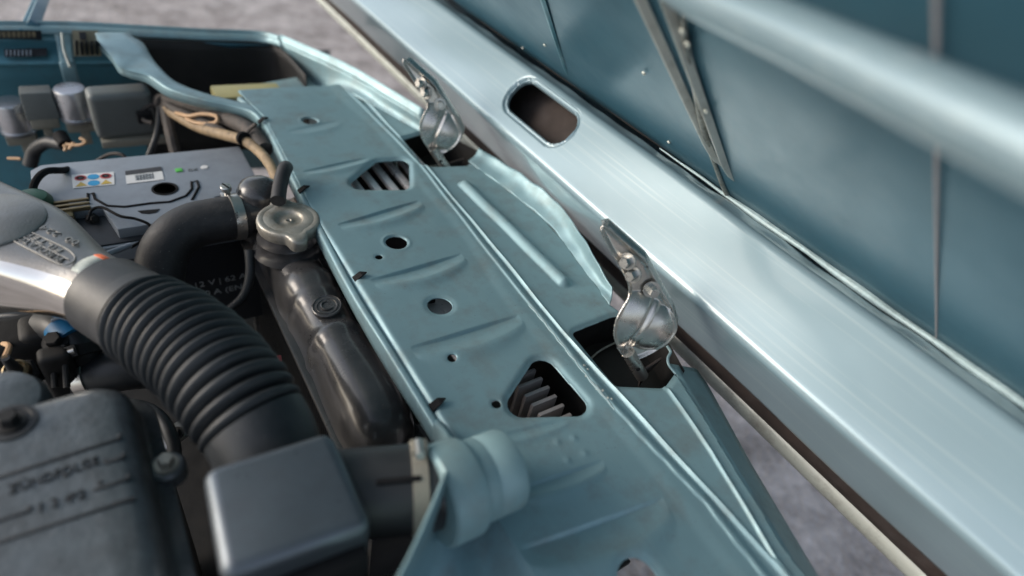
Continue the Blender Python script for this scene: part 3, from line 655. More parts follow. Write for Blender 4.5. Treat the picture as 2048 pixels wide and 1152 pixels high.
# ------------------------------------------------------------------ upper radiator hose with clamp
hose = thing('radiator_hose', 'thick black rubber elbow hose clamped to the radiator outlet', 'hose', Dp(318, 640, .70)-np.array([0, 0, .1]))
hp = [Dp(492, 432, .735), Dp(462, 436, .725), Dp(425, 442, .715), Dp(385, 452, .705), Dp(350, 474, .695), Dp(327, 510, .69), Dp(318, 560, .69), Dp(316, 640, .70)]
tube('rubber_elbow', hp, .0268, 'hose', hose, 36, n=60)
def clamp(name, c, axis, r, wd, parent, screw_dir, m='zinc', sz=1.):
    b = lathe('clamp_band', [(r, -wd/2), (r+.0011, -wd/2+.0003), (r+.0011, wd/2-.0003), (r, wd/2)], c, axis, m, parent, 48)
    a = unit(axis); s = unit(np.asarray(screw_dir)-a*(np.asarray(screw_dir)@a)); t = np.cross(a, s); p = c+s*(r+.004*sz)
    box('clamp_housing', p, (.013*sz, wd*1.05, .007*sz), m, b, .0012, (t, a, s))
    tube('clamp_screw', [p+s*.002*sz-t*.004, p+s*.0022*sz+t*.014*sz], .0036*sz, 'bolt', b, 14)
    return b
cx_ = Dp(472, 434, .729); cax = unit(hp[0]-hp[1])
lathe('clamp_band', [(.0270, -.0062), (.0284, -.0058), (.0284, .0058), (.0270, .0062)], cx_, cax, 'zinc', hose, 56)
sp = Dp(455, 394, .722)
box('clamp_housing', sp, (.013, .017, .005), 'zinc', hose, .0016, (cax, np.cross((0, 0, 1), cax), (0, 0, 1)))
sc_ = lathe('clamp_screw', [(.0036, -.004), (.0036, .002), (.0058, .003), (.0062, .005), (.0062, .009), (.0055, .0098), (0, .0100)], Dp(454, 384, .718), (-.1, -.15, 1), 'bolt', hose, 20)
box('screw_slot', Dp(454, 384, .718)+np.array([-.001, -.0015, .0098]), (.0016, .0108, .0012), 'groove', sc_, 0, (unit([1, .5, .1]), unit([-.5, 1, .1]), (0, 0, 1)))
text('clamp_mark', 'VEN', .0055, Dp(468, 425, .699), unit(np.array([0, -.35, -1])), cax, 'ink', hose, .0002)

# ------------------------------------------------------------------ battery
bat = thing('battery', 'grey topped car battery with warning stickers behind the radiator hose', 'battery', (.045, .765, -.235))
ZB = -.047; bx0, bx1, by0, by1 = -.085, .170, .685, .862
box('case', ((bx0+bx1)/2, (by0+by1)/2-.0, -.15), (bx1-bx0-.006, by1-by0-.006, .165), 'batdark', bat, .004)
box('lid_skirt', ((bx0+bx1)/2, (by0+by1)/2, -.073), (bx1-bx0, by1-by0, .026), 'batdark', bat, .003)
lid = prism('lid', [(bx0+.012, by1, -.062), (bx1-.004, by1, -.062), (bx1-.004, by0+.062, -.062), (bx1-.03, by0+.052, -.062), (bx1-.065, by0+.05, -.062), (bx1-.075, by0+.008, -.062), (bx0+.075, by0+.008, -.062), (bx0+.066, by0+.06, -.062), (bx0, by0+.064, -.062), (bx0, by1-.012, -.062)], (0, 0, ZB+.062), 'batgrey', bat, .0025)
box('lid_step', ((bx0+bx1)/2+.01, by0+.004, -.0735), (.17, .016, .022), 'batgrey', bat, .002)
def onlid(px, py, l=0.): return Zp(px, py, ZB+l)
def sticker(name, c4, m, l, parent=bat): return prism(name, [onlid(*p, l) for p in c4], (0, 0, .0003), m, parent)
sk = sticker('warning_label', [(143, 350), (228, 344), (229, 369), (146, 377)], 'white', .0004)
def quad(u, v): a, b, c, d = [onlid(*p, .0008) for p in [(143, 350), (228, 344), (229, 369), (146, 377)]]; return (a*(1-u)+b*u)*(1-v)+(d*(1-u)+c*u)*v
for u, v, m, kind in [(.2, .28, 'red', 'ring'), (.5, .26, 'blue', 'disc'), (.8, .28, 'red', 'ring'), (.2, .76, 'yellow', 'tri'), (.5, .74, 'blue', 'disc'), (.8, .76, 'yellow', 'tri')]:
    c = quad(u, v)
    if kind == 'tri': prism('hazard_triangle', [c+[-.0062, -.0042, 0], c+[.0062, -.0042, 0], c+[0, .006, 0]], (0, 0, .0003), m, sk)
    else: lathe('pictogram', [(.0064, 0), (.0064, .0003), (.0045 if kind == 'ring' else .002, .00031), (0, .0003)] if kind == 'disc' else [(.0064, 0), (.0064, .0004), (.0046, .0004), (.0046, 0)], c, (0, 0, 1), m, sk, 20)
    if kind == 'ring': lathe('pictogram', [(.0024, 0), (.0024, .0003), (0, .0003)], c, (0, 0, 1), 'ink', sk, 10)
s2 = sticker('type_label', [(250, 342), (322, 333), (328, 359), (253, 368)], 'white', .0004)
def q2(u, v): a, b, c, d = [onlid(*p, .0008) for p in [(250, 342), (322, 333), (328, 359), (253, 368)]]; return (a*(1-u)+b*u)*(1-v)+(d*(1-u)+c*u)*v
prism('black_band', [q2(0, 0), q2(1, 0), q2(1, .34), q2(0, .34)], (0, 0, .0002), 'ink', s2)
for k in range(18):
    u = .25+.028*k; ww = .006+.012*(k*7 % 3)/2; prism('barcode_line', [q2(u, .42), q2(u+ww, .42), q2(u+ww, .84), q2(u, .84)], (0, 0, .0002), 'ink', s2)
gcen = onlid(358, 341); box('charge_eye', gcen+[0, 0, .0006], (.0085, .0085, .0014), 'green', bat, .0005)
text('lid_mark', 'OK', .009, onlid(376, 343, .0004), (1, 0, 0), (0, 1, 0), 'greybox', bat, .0003)
lathe('vent_button', [(.0046, 0), (.0046, .001), (0, .0012)], onlid(409, 335), (0, 0, 1), 'white', bat, 16)
lathe('vent_plug', [(.0155, 0), (.0155, .0008), (.013, .001), (.0125, -.0002), (0, -.0003)], onlid(330, 378), (0, 0, 1), 'groove', bat, 28)
tube('handle_groove', [onlid(*p, .0002) for p in [(176, 402), (176, 388), (187, 387), (190, 398), (215, 412), (250, 414), (300, 407), (340, 404), (372, 392), (384, 378), (383, 364), (394, 362), (398, 374), (384, 400)]], .0017, 'groove', bat, 8)
prism('finger_slot', [onlid(*p, .0003) for p in [(275, 422), (320, 418), (313, 425), (298, 428), (283, 427)]], (0, 0, .0004), 'groove', bat)
p0 = np.array([.052, by0-.0035+.003, -.155])
fit_text('case_lettering', '12 V | 62 Ah', Yp(392, 576, by0+.0022), Yp(503, 553, by0+.0022), .0088, 'caseink', bat, (0, -1, 0), .0003)
fit_text('case_lettering', '680 A (EN)', Yp(387, 597, by0+.0022), Yp(492, 576, by0+.0022), .0088, 'caseink', bat, (0, -1, 0), .0003)
# positive post with clamp and green cover
tp = Zp(118, 430, -.055)
post = box('terminal', tp, (.03, .035, .016), 'brass', bat, .003)
for k in range(3): box('terminal_ear', tp+np.array([.012, -.005+.009*k, .008]), (.042, .004, .005), 'brass', bat, .001)
lathe('terminal_nut', [(.007, 0), (.007, .008), (.004, .009), (.004, .014), (0, .0145)], tp+np.array([.030, -.012, -.004]), (.3, -.8, .5), 'dark', bat, 6)
lathe('terminal_cover', [(.020, -.01), (.020, .004), (.016, .010), (.008, .012), (0, .012)], Zp(66, 406, -.045), (0, 0, 1), 'dkgreen', bat, 30, label='green round terminal cover')
bc_ = thing('battery_cable', 'thin black lead looping over the battery lid to a grey crimp sleeve', 'cable', onlid(186, 440))
tube('lead', [onlid(176, 440, .002), onlid(184, 420, .006), onlid(205, 415, .010), onlid(240, 432, .012), onlid(272, 438, .010), onlid(300, 452, .004), Dp(287, 478, .70), Dp(262, 495, .69)], .0017, 'groove', bc_, 8, n=50)
tube('crimp_sleeve', [Dp(262, 490, .685), Dp(215, 508, .67)], [.0030, .0036], 'batgrey', bc_, 12)
nc = thing('negative_cable', 'black cable bowing over the far corner of the battery', 'cable', Zp(66, 400, -.05))
tube('lead', [Zp(62, 402, -.05), Zp(70, 365, -.035), Zp(92, 343, -.030), Zp(130, 340, -.045), Zp(160, 330, -.09)], .0042, 'groove', nc, 10, n=30)

# ------------------------------------------------------------------ intake: aluminium duct, rubber bellows, box, pipe
duct = thing('intake_duct', 'cast aluminium intake duct with raised oval lettering feeding the rubber bellows', 'air duct', (-.06, .52, -.03))
J0 = Dp(190, 580, .53); zc = J0[2]
J1 = Zp(-75, 452, zc); axd = unit(J0-J1); axd[2] = 0; axd = unit(axd); sid = np.array([-axd[1], axd[0], 0])      # sid: towards the far side
if sid[1] < 0: sid = -sid
Ld = np.linalg.norm(J0-J1)
def dsec(s):   # s metres back from the cuff
    t = sst(0, 1, min(1, s/.10)); return .0335+.017*t, .0335, 2+2.6*t
V = []; nd, ns = 60, 56
for i in range(nd):
    s = -.03+(.42+.03)*i/(nd-1); hw_, hh_, p = dsec(max(0, s)); c = J0-axd*s+np.array([0, 0, 0])
    for k in range(ns):
        th = 2*math.pi*k/ns; C_, S_ = math.cos(th), math.sin(th); e = 2/p
        V.append(c+sid*hw_*math.copysign(abs(C_)**e, C_)+np.array([0, 0, hh_*math.copysign(abs(S_)**e, S_)]))
pol = lambda k: 20 <= k <= 35
mk('duct_shell', V, [(i*ns+k, i*ns+(k+1) % ns, (i+1)*ns+(k+1) % ns, (i+1)*ns+k) for i in range(nd-1) for k in range(ns) if not pol(k)], 'alu', duct, True, 60)
mk('polished_edge', V, [(i*ns+k, i*ns+(k+1) % ns, (i+1)*ns+(k+1) % ns, (i+1)*ns+k) for i in range(nd-1) for k in range(ns) if pol(k)], 'chrome', duct, True, 60, 'bare polished metal edge')
ztop = zc+.0337
lathe('round_boss', [(.042, -.006), (.042, .0006), (.040, .0018), (0, .002)], Zp(-22, 440, ztop), (0, 0, 1), 'alu', duct, 48)
dt = lambda px, py: Zp(px, py, ztop)
UPV = np.array([0, 0, 1.])
fit_text('raised_lettering', 'PUROLATOR', dt(130, 517), dt(34, 466), .0056, 'letter', duct, UPV, .0007)
fit_text('raised_lettering', 'FILTER', dt(128, 500), dt(56, 463), .0050, 'letter', duct, UPV, .0007)
fit_text('raised_lettering', '00  224', dt(162, 484), dt(88, 451), .0056, 'letter', duct, UPV, .0007)
ov = spline([dt(*p)+[0, 0, .0002] for p in [(46, 457), (88, 476), (132, 497), (150, 514), (142, 527), (121, 529), (72, 505), (26, 481), (17, 471), (25, 459), (46, 457)]], 70)
tube('raised_border', ov, .0006, 'letter', duct, 8); tube('raised_border', [dt(24, 463), dt(138, 519)], .0006, 'letter', duct, 8)
ms = [J0-axd*-.006+sid*.030*math.cos(t_)+np.array([0, 0, .0338*math.sin(t_)]) for t_ in np.linspace(rad(35), rad(115), 10)]
lw = [[p+axd*.006 for p in ms], [p-axd*.008 for p in ms]]
loft('painted_stripe', lw, 'tape', duct, 14, 3, th=.0006); 
loft('orange_mark', [[p+axd*.0065+np.array([0, 0, .0006]) for p in ms[2:5]], [p-axd*.0085+np.array([0, 0, .0006]) for p in ms[2:5]]], 'orange', duct, 6, 3, th=.0006)

bel = thing('intake_bellows', 'black corrugated rubber intake bellows between the aluminium duct and the black box', 'air hose', (.02, .40, -.02))
BP = [Dp(150, 543, .543), Dp(190, 576, .531), Dp(240, 606, .517), Dp(294, 638, .503), Dp(345, 668, .490), Dp(405, 715, .474), Dp(455, 770, .458), Dp(497, 828, .449), Dp(527, 878, .445), Dp(542, 925, .445)]
Q = spline(BP, 420); L = np.r_[0, np.cumsum(np.linalg.norm(np.diff(Q, axis=0), axis=1))]; L /= L[-1]
def prj(p): q_ = ROT@(np.asarray(p)-EYE); return q_[:2]/q_[2]*FPX+np.array([1024., 576.])
QP = np.array([prj(p) for p in Q]); nr = 15; i0_ = int(np.argmin(np.linalg.norm(QP-np.array([216, 592]), axis=1)))
u0 = L[np.argmin(np.linalg.norm(QP-np.array([296, 624]), axis=1))]; u1 = L[np.argmin(np.linalg.norm(QP-np.array([512, 848]), axis=1))]
base = np.interp(L, [0, .10, .24, .31, .36, .5, .8, .86, 1], [.0362, .0364, .0368, .0372, .0385, .0412, .0402, .0390, .0382])
ph = np.clip((L-u0)/(u1-u0), 0, 1)*nr; inb = ((L > u0) & (L < u1)).astype(float)
wave = (np.abs(np.sin(math.pi*ph))**.6)
rb = base+.0016*inb-.0120*inb*(1-wave)+.0004*np.sin(ph*2.1)*inb
k_ = np.where((L < .06), .0012, 0); rb = rb-k_*np.clip((.012-L)/.012, 0, 1)
rb[i0_:i0_+4] -= np.array([.002, .001, .0004, 0]); tube('rubber_bellows', Q[i0_:], rb[i0_:], 'rubber', bel, 72, ang=60)

ibox = thing('intake_box', 'black rounded intake box joining the bellows and the grey pipe', 'air box', (.05, .215, -.08))
zb = .070; c4 = [Zp(*p, zb) for p in ((400, 934), (662, 854), (750, 1048), (440, 1160))]
bm = bmesh.new(); top = [bm.verts.new(tuple(p)) for p in c4]; bot = [bm.verts.new((p[0]*.97+.0015, p[1], zb-.10)) for p in c4]
bm.faces.new(top[::-1]); bm.faces.new(bot)
for i in range(4): bm.faces.new([top[i], top[(i+1) % 4], bot[(i+1) % 4], bot[i]])
bmesh.ops.recalc_face_normals(bm, faces=bm.faces)
bmesh.ops.bevel(bm, geom=list(bm.edges), offset=.009, segments=5, profile=.5, affect='EDGES')
frombm('box_shell', bm, 'satin', ibox, True, 50)
c3 = (c4[2]+c4[3])/2; box('front_cover', c3+np.array([0, -.006, -.055]), (.075, .014, .07), 'groove', ibox, .004)
pipe = thing('intake_pipe', 'dark grey plastic intake pipe with a clamp going through the teal wing wall', 'air pipe', (.13, .19, -.05))
pa = Zp(735, 985, .028); pb = sc+np.array([-.010, 0, 0]); pax = unit(pb-pa)
tube('pipe_body', [pa-pax*.03, pa, pa+(pb-pa)*.5, pa+(pb-pa)*.62, pa+(pb-pa)*.64, pb], [.0315, .0315, .0315, .0315, .030, .030], 'blackplastic', pipe, 40)
cb = clamp('clamp', pa+(pb-pa)*.47, pax, .0318, .011, pipe, (-.2, .45, 1), 'connector', .9)
box('mould_rib', pa+(pb-pa)*.2+np.array([0, -.012, .030]), (.03, .004, .004), 'groove', pipe, .001, (pax, np.cross((0, 0, 1), pax), (0, 0, 1)))

# ------------------------------------------------------------------ valve cover
vc = thing('valve_cover', 'grimy dark cast valve cover lettered ZUNDFOLGE 1342 in the engine bay', 'valve cover', (-.12, .25, -.06))
ZV = .030; xr_ = -.024; yf = .388
def vsec(t):  # section rows from top outwards: inset, z
    return [(.030, ZV), (.016, ZV-.0004), (.008, ZV-.003), (.003, ZV-.010), (.001, ZV-.024), (0, ZV-.034), (-.003, ZV-.037), (-.009, ZV-.0375), (-.0105, ZV-.039), (-.0105, ZV-.046)][t]
def vout(ins, n=14):  # rounded rect corners
    x1, x0, y1, y0 = xr_-ins, -.30+ins, yf-ins, -.02+ins; r = max(.003, .026-ins*.6); P = []
    for (cx0, cy0, a0) in ((x1-r, y1-r, 0), (x0+r, y1-r, 90), (x0+r, y0+r, 180), (x1-r, y0+r, 270)):
        for k in range(n): a = rad(a0+90*k/(n-1)); P.append((cx0+r*math.cos(a), cy0+r*math.sin(a)))
    return P
V = []; 
for t in range(10):
    ins, z = vsec(t); V += [(x, y, z) for x, y in vout(ins)]
nn = 56; F = [tuple(range(nn))]+[(t*nn+k, t*nn+(k+1) % nn, (t+1)*nn+(k+1) % nn, (t+1)*nn+k) for t in range(9) for k in range(nn)]
mk('cover_casting', V, F, 'engine', vc, True, 50)
on = lambda px, py, l=0.: Zp(px, py, ZV+l)
def vrib(p, q, wd=.0022, ht=.0022): a, b = on(*p), on(*q); t = unit(b-a); box('raised_rib', (a+b)/2, (np.linalg.norm(b-a), wd, ht), 'embossed', vc, .0006, (t, np.cross((0, 0, 1), t), (0, 0, 1)))
vrib((-40, 968), (240, 877)); vrib((240, 877), (238, 868)); vrib((186, 981), (258, 957)); vrib((-30, 1050), (60, 1022)); vrib((-60, 1104), (272, 996))
for a, b in (((212, 926), (248, 914)), ((248, 914), (247, 906)), ((212, 926), (211, 918)), ((225, 1008), (266, 997)), ((258, 957), (256, 948)), ((60, 1022), (58, 1013))): vrib(a, b)
fit_text('raised_lettering', 'Z\u00dcNDFOLGE', on(18, 990), on(199, 929), .0072, 'embossed', vc, (0, 0, 1), .0012)
fit_text('raised_lettering', '1 3 4 2', on(80, 1025), on(172, 996), .0072, 'embossed', vc, (0, 0, 1), .0012)
for p in ((131, 952), (148, 990), (200, 965)): lathe('casting_dot', [(.0018, -.0004), (.0016, .0008), (0, .001)], on(*p), (0, 0, 1), 'embossed', vc, 10)
lathe('bolt_recess', [(.0155, -.001), (.0155, .0012), (.0125, .0014), (.0115, .0002), (0, .0002)], on(22, 846), (0, 0, 1), 'embossed', vc, 28)
hexbolt('bolt', on(22, 846), (0, 0, 1), .0062, .009, vc, 'dark')
lg = Zp(334, 932, -.002); lathe('lug', [(.0125, -.012), (.0125, 0), (.0105, .002), (0, .002)], lg, (0, 0, 1), 'engine', vc, 28)
hexbolt('bolt', lg+[0, 0, .002], (.05, -.05, 1), .0055, .009, vc, 'cap')
lathe('filler_hump', [(.034, -.02), (.033, -.004), (.029, .003), (.02, .0055), (0, .006)], on(-8, 812)+np.array([-.004, .008, -.006]), (0, 0, 1), 'engine', vc, 40)

# ------------------------------------------------------------------ thermostat housing and sensor behind the valve cover
th_ = thing('thermostat_housing', 'dark oily thermostat housing with a sensor behind the valve cover', 'engine part', Dp(80, 740, .62)-np.array([0, 0, .08]))
def blob(name, px, py, d, size, m, parent, bev=.006, axes=None): return box(name, Dp(px, py, d), size, m, parent, bev, axes, 3)
blob('housing', 45, 700, .60, (.075, .05, .06), 'dark', th_, .012); blob('housing_lobe', 95, 668, .60, (.045, .04, .035), 'dark', th_, .012)
blob('front_boss', 122, 742, .57, (.026, .02, .055), 'dark', th_, .006)
for dx in (-14, 10): tube('stud', [Dp(118+dx, 690, .562), Dp(124+dx, 775, .556)], .0030, 'dark', th_, 10)
hexbolt('bolt', Dp(112, 684, .565), (-.2, -.3, 1), .0075, .010, th_, 'dark')
sp_ = Dp(42, 752, .555)
hx = lathe('sensor_hex', [(.0165, -.008), (.0165, .004), (.014, .006), (0, .006)], sp_, (-.1, -.35, 1), 'dark', th_, 6, 20)
lathe('sensor_ring', [(.0105, 0), (.0105, .010), (.0085, .0115), (.0075, .008), (0, .008)], sp_+np.array([0, -.001, .004]), (-.1, -.35, 1), 'brass', th_, 28)
tube('sensor_boot', [sp_+np.array([-.0005, -.002, .008]), sp_+np.array([-.002, -.010, .036])], [.0062, .0034], 'rubber', th_, 16)
tube('sensor_wire', [sp_+np.array([-.002, -.010, .036]), Dp(18, 693, .56), Dp(2, 690, .57), Dp(-30, 720, .58)], .0026, 'copper', th_, 8, n=16)
wh = thing('coolant_hose', 'short black coolant hose with dull metal clamps behind the valve cover', 'hose', Dp(200, 760, .60)-np.array([0, 0, .06]))
tube('rubber_hose', [Dp(140, 765, .60), Dp(185, 752, .595), Dp(260, 738, .60), Dp(330, 735, .62)], .021, 'rubber', wh, 24, n=20)
clamp('clamp', Dp(181, 753, .595), unit(Dp(260, 738, .60)-Dp(140, 765, .60)), .0215, .0125, wh, (-.5, .2, .9), 'zinc', .8)
tube('upper_hose', [Dp(95, 650, .60), Dp(130, 660, .585), Dp(160, 700, .585), Dp(165, 740, .60)], .017, 'rubber', wh, 20, n=16)
clamp('clamp', Dp(160, 704, .582), unit(Dp(163, 720, .585)-Dp(145, 670, .585)), .0175, .011, wh, (-.2, -.6, .6), 'dark', .9)
tube('blue_tape', [Dp(128, 652, .583), Dp(150, 678, .580)], .0178, 'tapeblue', wh, 20)
box('white_tag', Dp(122, 642, .572), (.014, .003, .010), 'batgrey', wh, .0008, (unit([1, .1, 0]), (0, 1, 0), (0, 0, 1)))
rt = thing('red_cable_tie', 'small red plug end on the radiator fins', 'plug', Dp(558, 716, .56)-[0, 0, .006]); tube('plug_tip', [Dp(557, 712, .60), Dp(559, 724, .598)], .0026, 'red', rt, 10)

# ------------------------------------------------------------------ far inner wing and fender
wing = thing('far_fender', 'teal painted far fender and inner wing with worn decals and dark headlamp cavity', 'fender', (.1, 1.15, -.2))
# flange that continues the panel lip to the wing: top edge curve and strip outwards
fl = [(524, 240), (505, 222), (465, 210), (400, 196), (340, 176), (300, 150), (262, 138), (242, 128), (228, 108), (206, 84), (196, 66)]
flz = [-.002, .0, .0, .002, .004, .006, .006, .008, .010, .012, .012]
inn = [Zp(*p, z) for p, z in zip(fl, flz)]
fo = [(545, 236), (520, 214), (478, 204), (408, 186), (352, 164), (318, 134), (300, 110), (290, 92), (280, 82), (268, 76), (258, 66)]
outr = [Zp(*p, z-.002) for p, z in zip(fo, flz)]
low = [np.array(p)+np.array([-.004, .006, -.016]) for p in inn]; lowr = [np.array(p)+np.array([-.003, .0, -.004]) for p in inn]
loft('inner_flange', [low, [np.array(p)+np.array([-.0035, .001, -.009]) for p in inn], lowr, inn, outr], 'paint', wing, 70, 16, ang=70)
# outer fender top edge
fe = [(-420, 62), (60, 58), (180, 60), (300, 66), (420, 72), (520, 76), (562, 86)]
fez = [.0]*5+[.002, .008]
E0 = [Zp(*p, z) for p, z in zip(fe, fez)]; E1 = [p+np.array([.0, .010, .001]) for p in E0]; E2 = [p+np.array([.004, .020, -.02]) for p in E0]; E3 = [p+np.array([.01, .05, -.30]) for p in E0]
En = [p+np.array([0, -.004, -.006]) for p in E0]
loft('fender_skin', [En, E0, E1, E2, E3], 'paint', wing, 60, 16, ang=70)
# wall of the cavity behind the headlamp
W0 = [Zp(*p, -.004) for p in [(268, 78), (400, 82), (520, 84), (565, 100), (612, 150)]]
loft('cavity_wall', [W0, [p+np.array([0, -.01, -.08]) for p in W0], [p+np.array([-.02, -.03, -.20]) for p in W0]], 'dark', wing, 40, 10)
loft('cavity_reflection', [[Zp(*p, -.006) for p in [(395, 84), (470, 88), (545, 90)]], [Zp(*p, -.016) for p in [(405, 92), (470, 96), (540, 92)]]], 'skin', wing, 12, 4)  # teal strip laid in for the reflection along the top of the cavity
bq = Dp(508, 106, 1.12); hexbolt('bolt', bq, (-.2, -1, .2), .009, .008, wing, 'dark')
loft('cavity_floor', [[Zp(*p, -.16) for p in [(290, 190), (660, 190)]], [Zp(*p, -.16) for p in [(290, 100), (660, 100)]]], 'dark', wing, 6, 4)
# nose corner of the fender, teal, and shelf beyond the panel
NC0 = [Zp(*p, z) for p, z in [((556, 84), .006), ((620, 112), .014), ((700, 150), .022), ((780, 198), .022), ((844, 238), .020)]]
NC1 = [Zp(*p, z) for p, z in [((600, 168), -.06), ((640, 176), -.03), ((693, 184), 0), ((765, 224), 0), ((843, 265), 0)]]
loft('nose_corner', [NC0, [a*.5+b*.5+np.array([.003, 0, -.003]) for a, b in zip(NC0, NC1)], NC1], 'paint', wing, 50, 10, dent=.001)
loft('nose_outer', [NC0, [p+np.array([.012, .012, -.004]) for p in NC0], [p+np.array([.05, .05, -.20]) for p in NC0]], 'paint', wing, 30, 10)
loft('shelf', [[Zp(*p, -.03) for p in [(545, 228), (700, 190)]], [Zp(*p, -.03) for p in [(520, 168), (632, 148)]]], 'paint', wing, 10, 4)
prism('shelf_slot', [Zp(*p, -.0285) for p in [(572, 198), (640, 190), (632, 199), (578, 207)]], (0, 0, .0008), 'groove', wing)
# inner wing pressing below the fender edge with rolled shoulder
rows = [[Zp(-420, 62, -0.0060), Zp(80, 60, -0.0060), Zp(215, 64, -0.0060)], [Zp(-420, 84, -0.0240), Zp(80, 82, -0.0240), Zp(220, 84, -0.0240)], [Zp(-420, 118, -0.0400), Zp(80, 114, -0.0400), Zp(228, 110, -0.0400)],
        [Zp(-420, 134, -0.0480), Zp(80, 128, -0.0480), Zp(250, 126, -0.0480)], [Zp(-420, 150, -0.0660), Zp(80, 146, -0.0660), Zp(262, 140, -0.0660)], [p+np.array([0, .004, -.09]) for p in [Zp(-420, 160, -0.0810), Zp(80, 156, -0.0810), Zp(300, 150, -0.0810)]], [p+np.array([0, -.02, -.34]) for p in [Zp(-420, 160, -0.0810), Zp(80, 156, -0.0810), Zp(300, 150, -0.0810)]]]
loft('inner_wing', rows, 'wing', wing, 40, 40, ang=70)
rows = [[Zp(106, 60, -0.0020), Zp(146, 62, -0.0020)], [Zp(112, 84, -0.0180), Zp(146, 84, -0.0180)], [Zp(118, 116, -0.0320), Zp(148, 114, -0.0320)], [Zp(122, 142, -0.0460), Zp(154, 140, -0.0460)], [p+np.array([0, -.003, -.08]) for p in (Zp(122, 150, -0.0610), Zp(156, 148, -0.0610))]]
loft('wing_strap', rows, 'paint', wing, 6, 30, ang=70)
tube('strap_bead', [Zp(124, 66, 0.0000), Zp(128, 100, -0.0200), Zp(140, 134, -0.0380)], .0022, 'pale', wing, 8, n=12)
# decals on the wing
def decal(name, c4, z4, m): return prism(name, [Zp(*p, z) for p, z in zip(c4, z4)], (0, -.0008, .0012), m, wing)
dc = decal('decal', [(144, 62), (196, 62), (204, 112), (148, 113)], [.001, .001, -.032, -.032], 'decal')
for k in range(5): prism('decal_print', [Zp(150+10*k, 82+3*(k % 2), .0245), Zp(156+10*k, 82, -0.0115), Zp(158+10*k, 110, -0.0280), Zp(152+10*k, 110, -0.0280)], (0, -.0006, .0012), 'decalink', dc)
prism('decal_print', [Zp(158, 65, 0.0010), Zp(172, 65, 0.0010), Zp(173, 80, -0.0090), Zp(160, 80, -0.0090)], (0, -.0006, .0012), 'decalink', dc)
d2 = decal('decal', [(-20, 62), (82, 62), (84, 80), (-20, 78)], [.0, .0, -.0185, -.0185], 'decalink')
for k in range(9): prism('decal_print', [Zp(-16+10*k, 65, 0.0005), Zp(-9+10*k, 65, 0.0005), Zp(-8+10*k, 75, -0.0115), Zp(-15+10*k, 75, -0.0115)], (0, -.0006, .0012), 'decal', d2)
d3 = decal('decal', [(8, 100), (94, 97), (94, 112), (10, 114)], [-.0285, -.0285, -.0355, -.0355], 'decalink')
for k in range(7): prism('decal_print', [Zp(12+8*k, 101, -0.0275), Zp(15+8*k, 101, -0.0275), Zp(15+8*k, 112, -0.0340), Zp(12+8*k, 112, -0.0340)], (0, -.0006, .0012), 'batgrey', d3)
# far support strut of the hood
fs = thing('support_strut', 'dark teal square strut rising from the far fender edge', 'strut', Zp(62, 58, -.002))
a_, b_ = Zp(62, 58, -.002), Dp(108, -60, 1.27); t_ = unit(b_-a_)
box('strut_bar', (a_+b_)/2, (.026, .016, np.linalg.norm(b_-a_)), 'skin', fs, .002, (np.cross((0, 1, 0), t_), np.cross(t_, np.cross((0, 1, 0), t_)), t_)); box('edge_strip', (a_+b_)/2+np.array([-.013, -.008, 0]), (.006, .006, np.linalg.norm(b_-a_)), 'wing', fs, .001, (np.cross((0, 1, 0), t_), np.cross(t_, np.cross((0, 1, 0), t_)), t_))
# yellow capped unit in the headlamp cavity
yl = thing('yellow_box', 'pale yellow topped dark box in the headlamp cavity of the far fender', 'box', Zp(500, 215, -.08))
yc = Zp(497, 190, -.03); box('cover', yc, (.105, .05, .018), 'lamp', yl, .004); box('base', yc-[0, 0, .03], (.10, .046, .042), 'dark', yl, .004)

# ------------------------------------------------------------------ relays and module on the inner wing
def can(px, py, label):
    top = Dp(px, py, .93); t = thing('round_relay', label, 'relay', top-np.array([0, 0, .075]), 'round silver relays'); lean = unit([-.03, -.05, 1]); R_ = .0225
    lathe('can', [(.0, -.052), (R_+.001, -.052), (R_+.0022, -.050), (R_+.0022, -.046), (R_, -.045), (R_-.0005, -.003), (R_-.002, 0), (R_-.004, .0004), (0, .0004)], top, lean, 'silver', t, 40)
    b = box('socket', top-lean*.062+np.array([0, .0, 0]), (.040, .028, .018), 'connector', t, .003)
    box('blade', top-lean*.082+np.array([.002, -.004, 0]), (.013, .010, .028), 'connector', t, .002); box('bracket', top-lean*.058+np.array([.026, .012, 0]), (.018, .004, .03), 'wing', t, .001)
can(138, 176, 'silver round relay can beside the large grey module, on the far inner wing'); can(14, 203, 'silver round relay can beside the small square relay, away from the large module')
sr = thing('square_relay', 'small square grey relay between two silver relay cans', 'relay', Dp(80, 250, .93))
tc_ = Dp(78, 205, .93); box('cover', tc_, (.043, .032, .044), 'greybox', sr, .003, taper=.93); box('socket', tc_-[0, 0, .03], (.036, .028, .018), 'connector', sr, .003); box('blade', tc_-[0, .003, .052], (.012, .01, .028), 'connector', sr, .002); box('bracket', tc_+np.array([.028, .014, -.01]), (.022, .004, .05), 'wing', sr, .001)
mo = thing('control_module', 'large flat grey module box on the far inner wing behind the battery', 'control unit', Dp(250, 290, .94))
mc = Dp(245, 222, .945); mb = box('module_cover', mc, (.086, .034, .080), 'greybox', mo, .011, (unit([1, .06, 0]), unit([-.06, 1, .15]), (0, -.15, 1)), 4)
box('module_base', mc+np.array([.006, -.003, -.046]), (.090, .036, .012), 'connector', mo, .002); box('mounting_tab', mc+np.array([.052, 0, -.040]), (.03, .02, .005), 'dark', mo, .001)

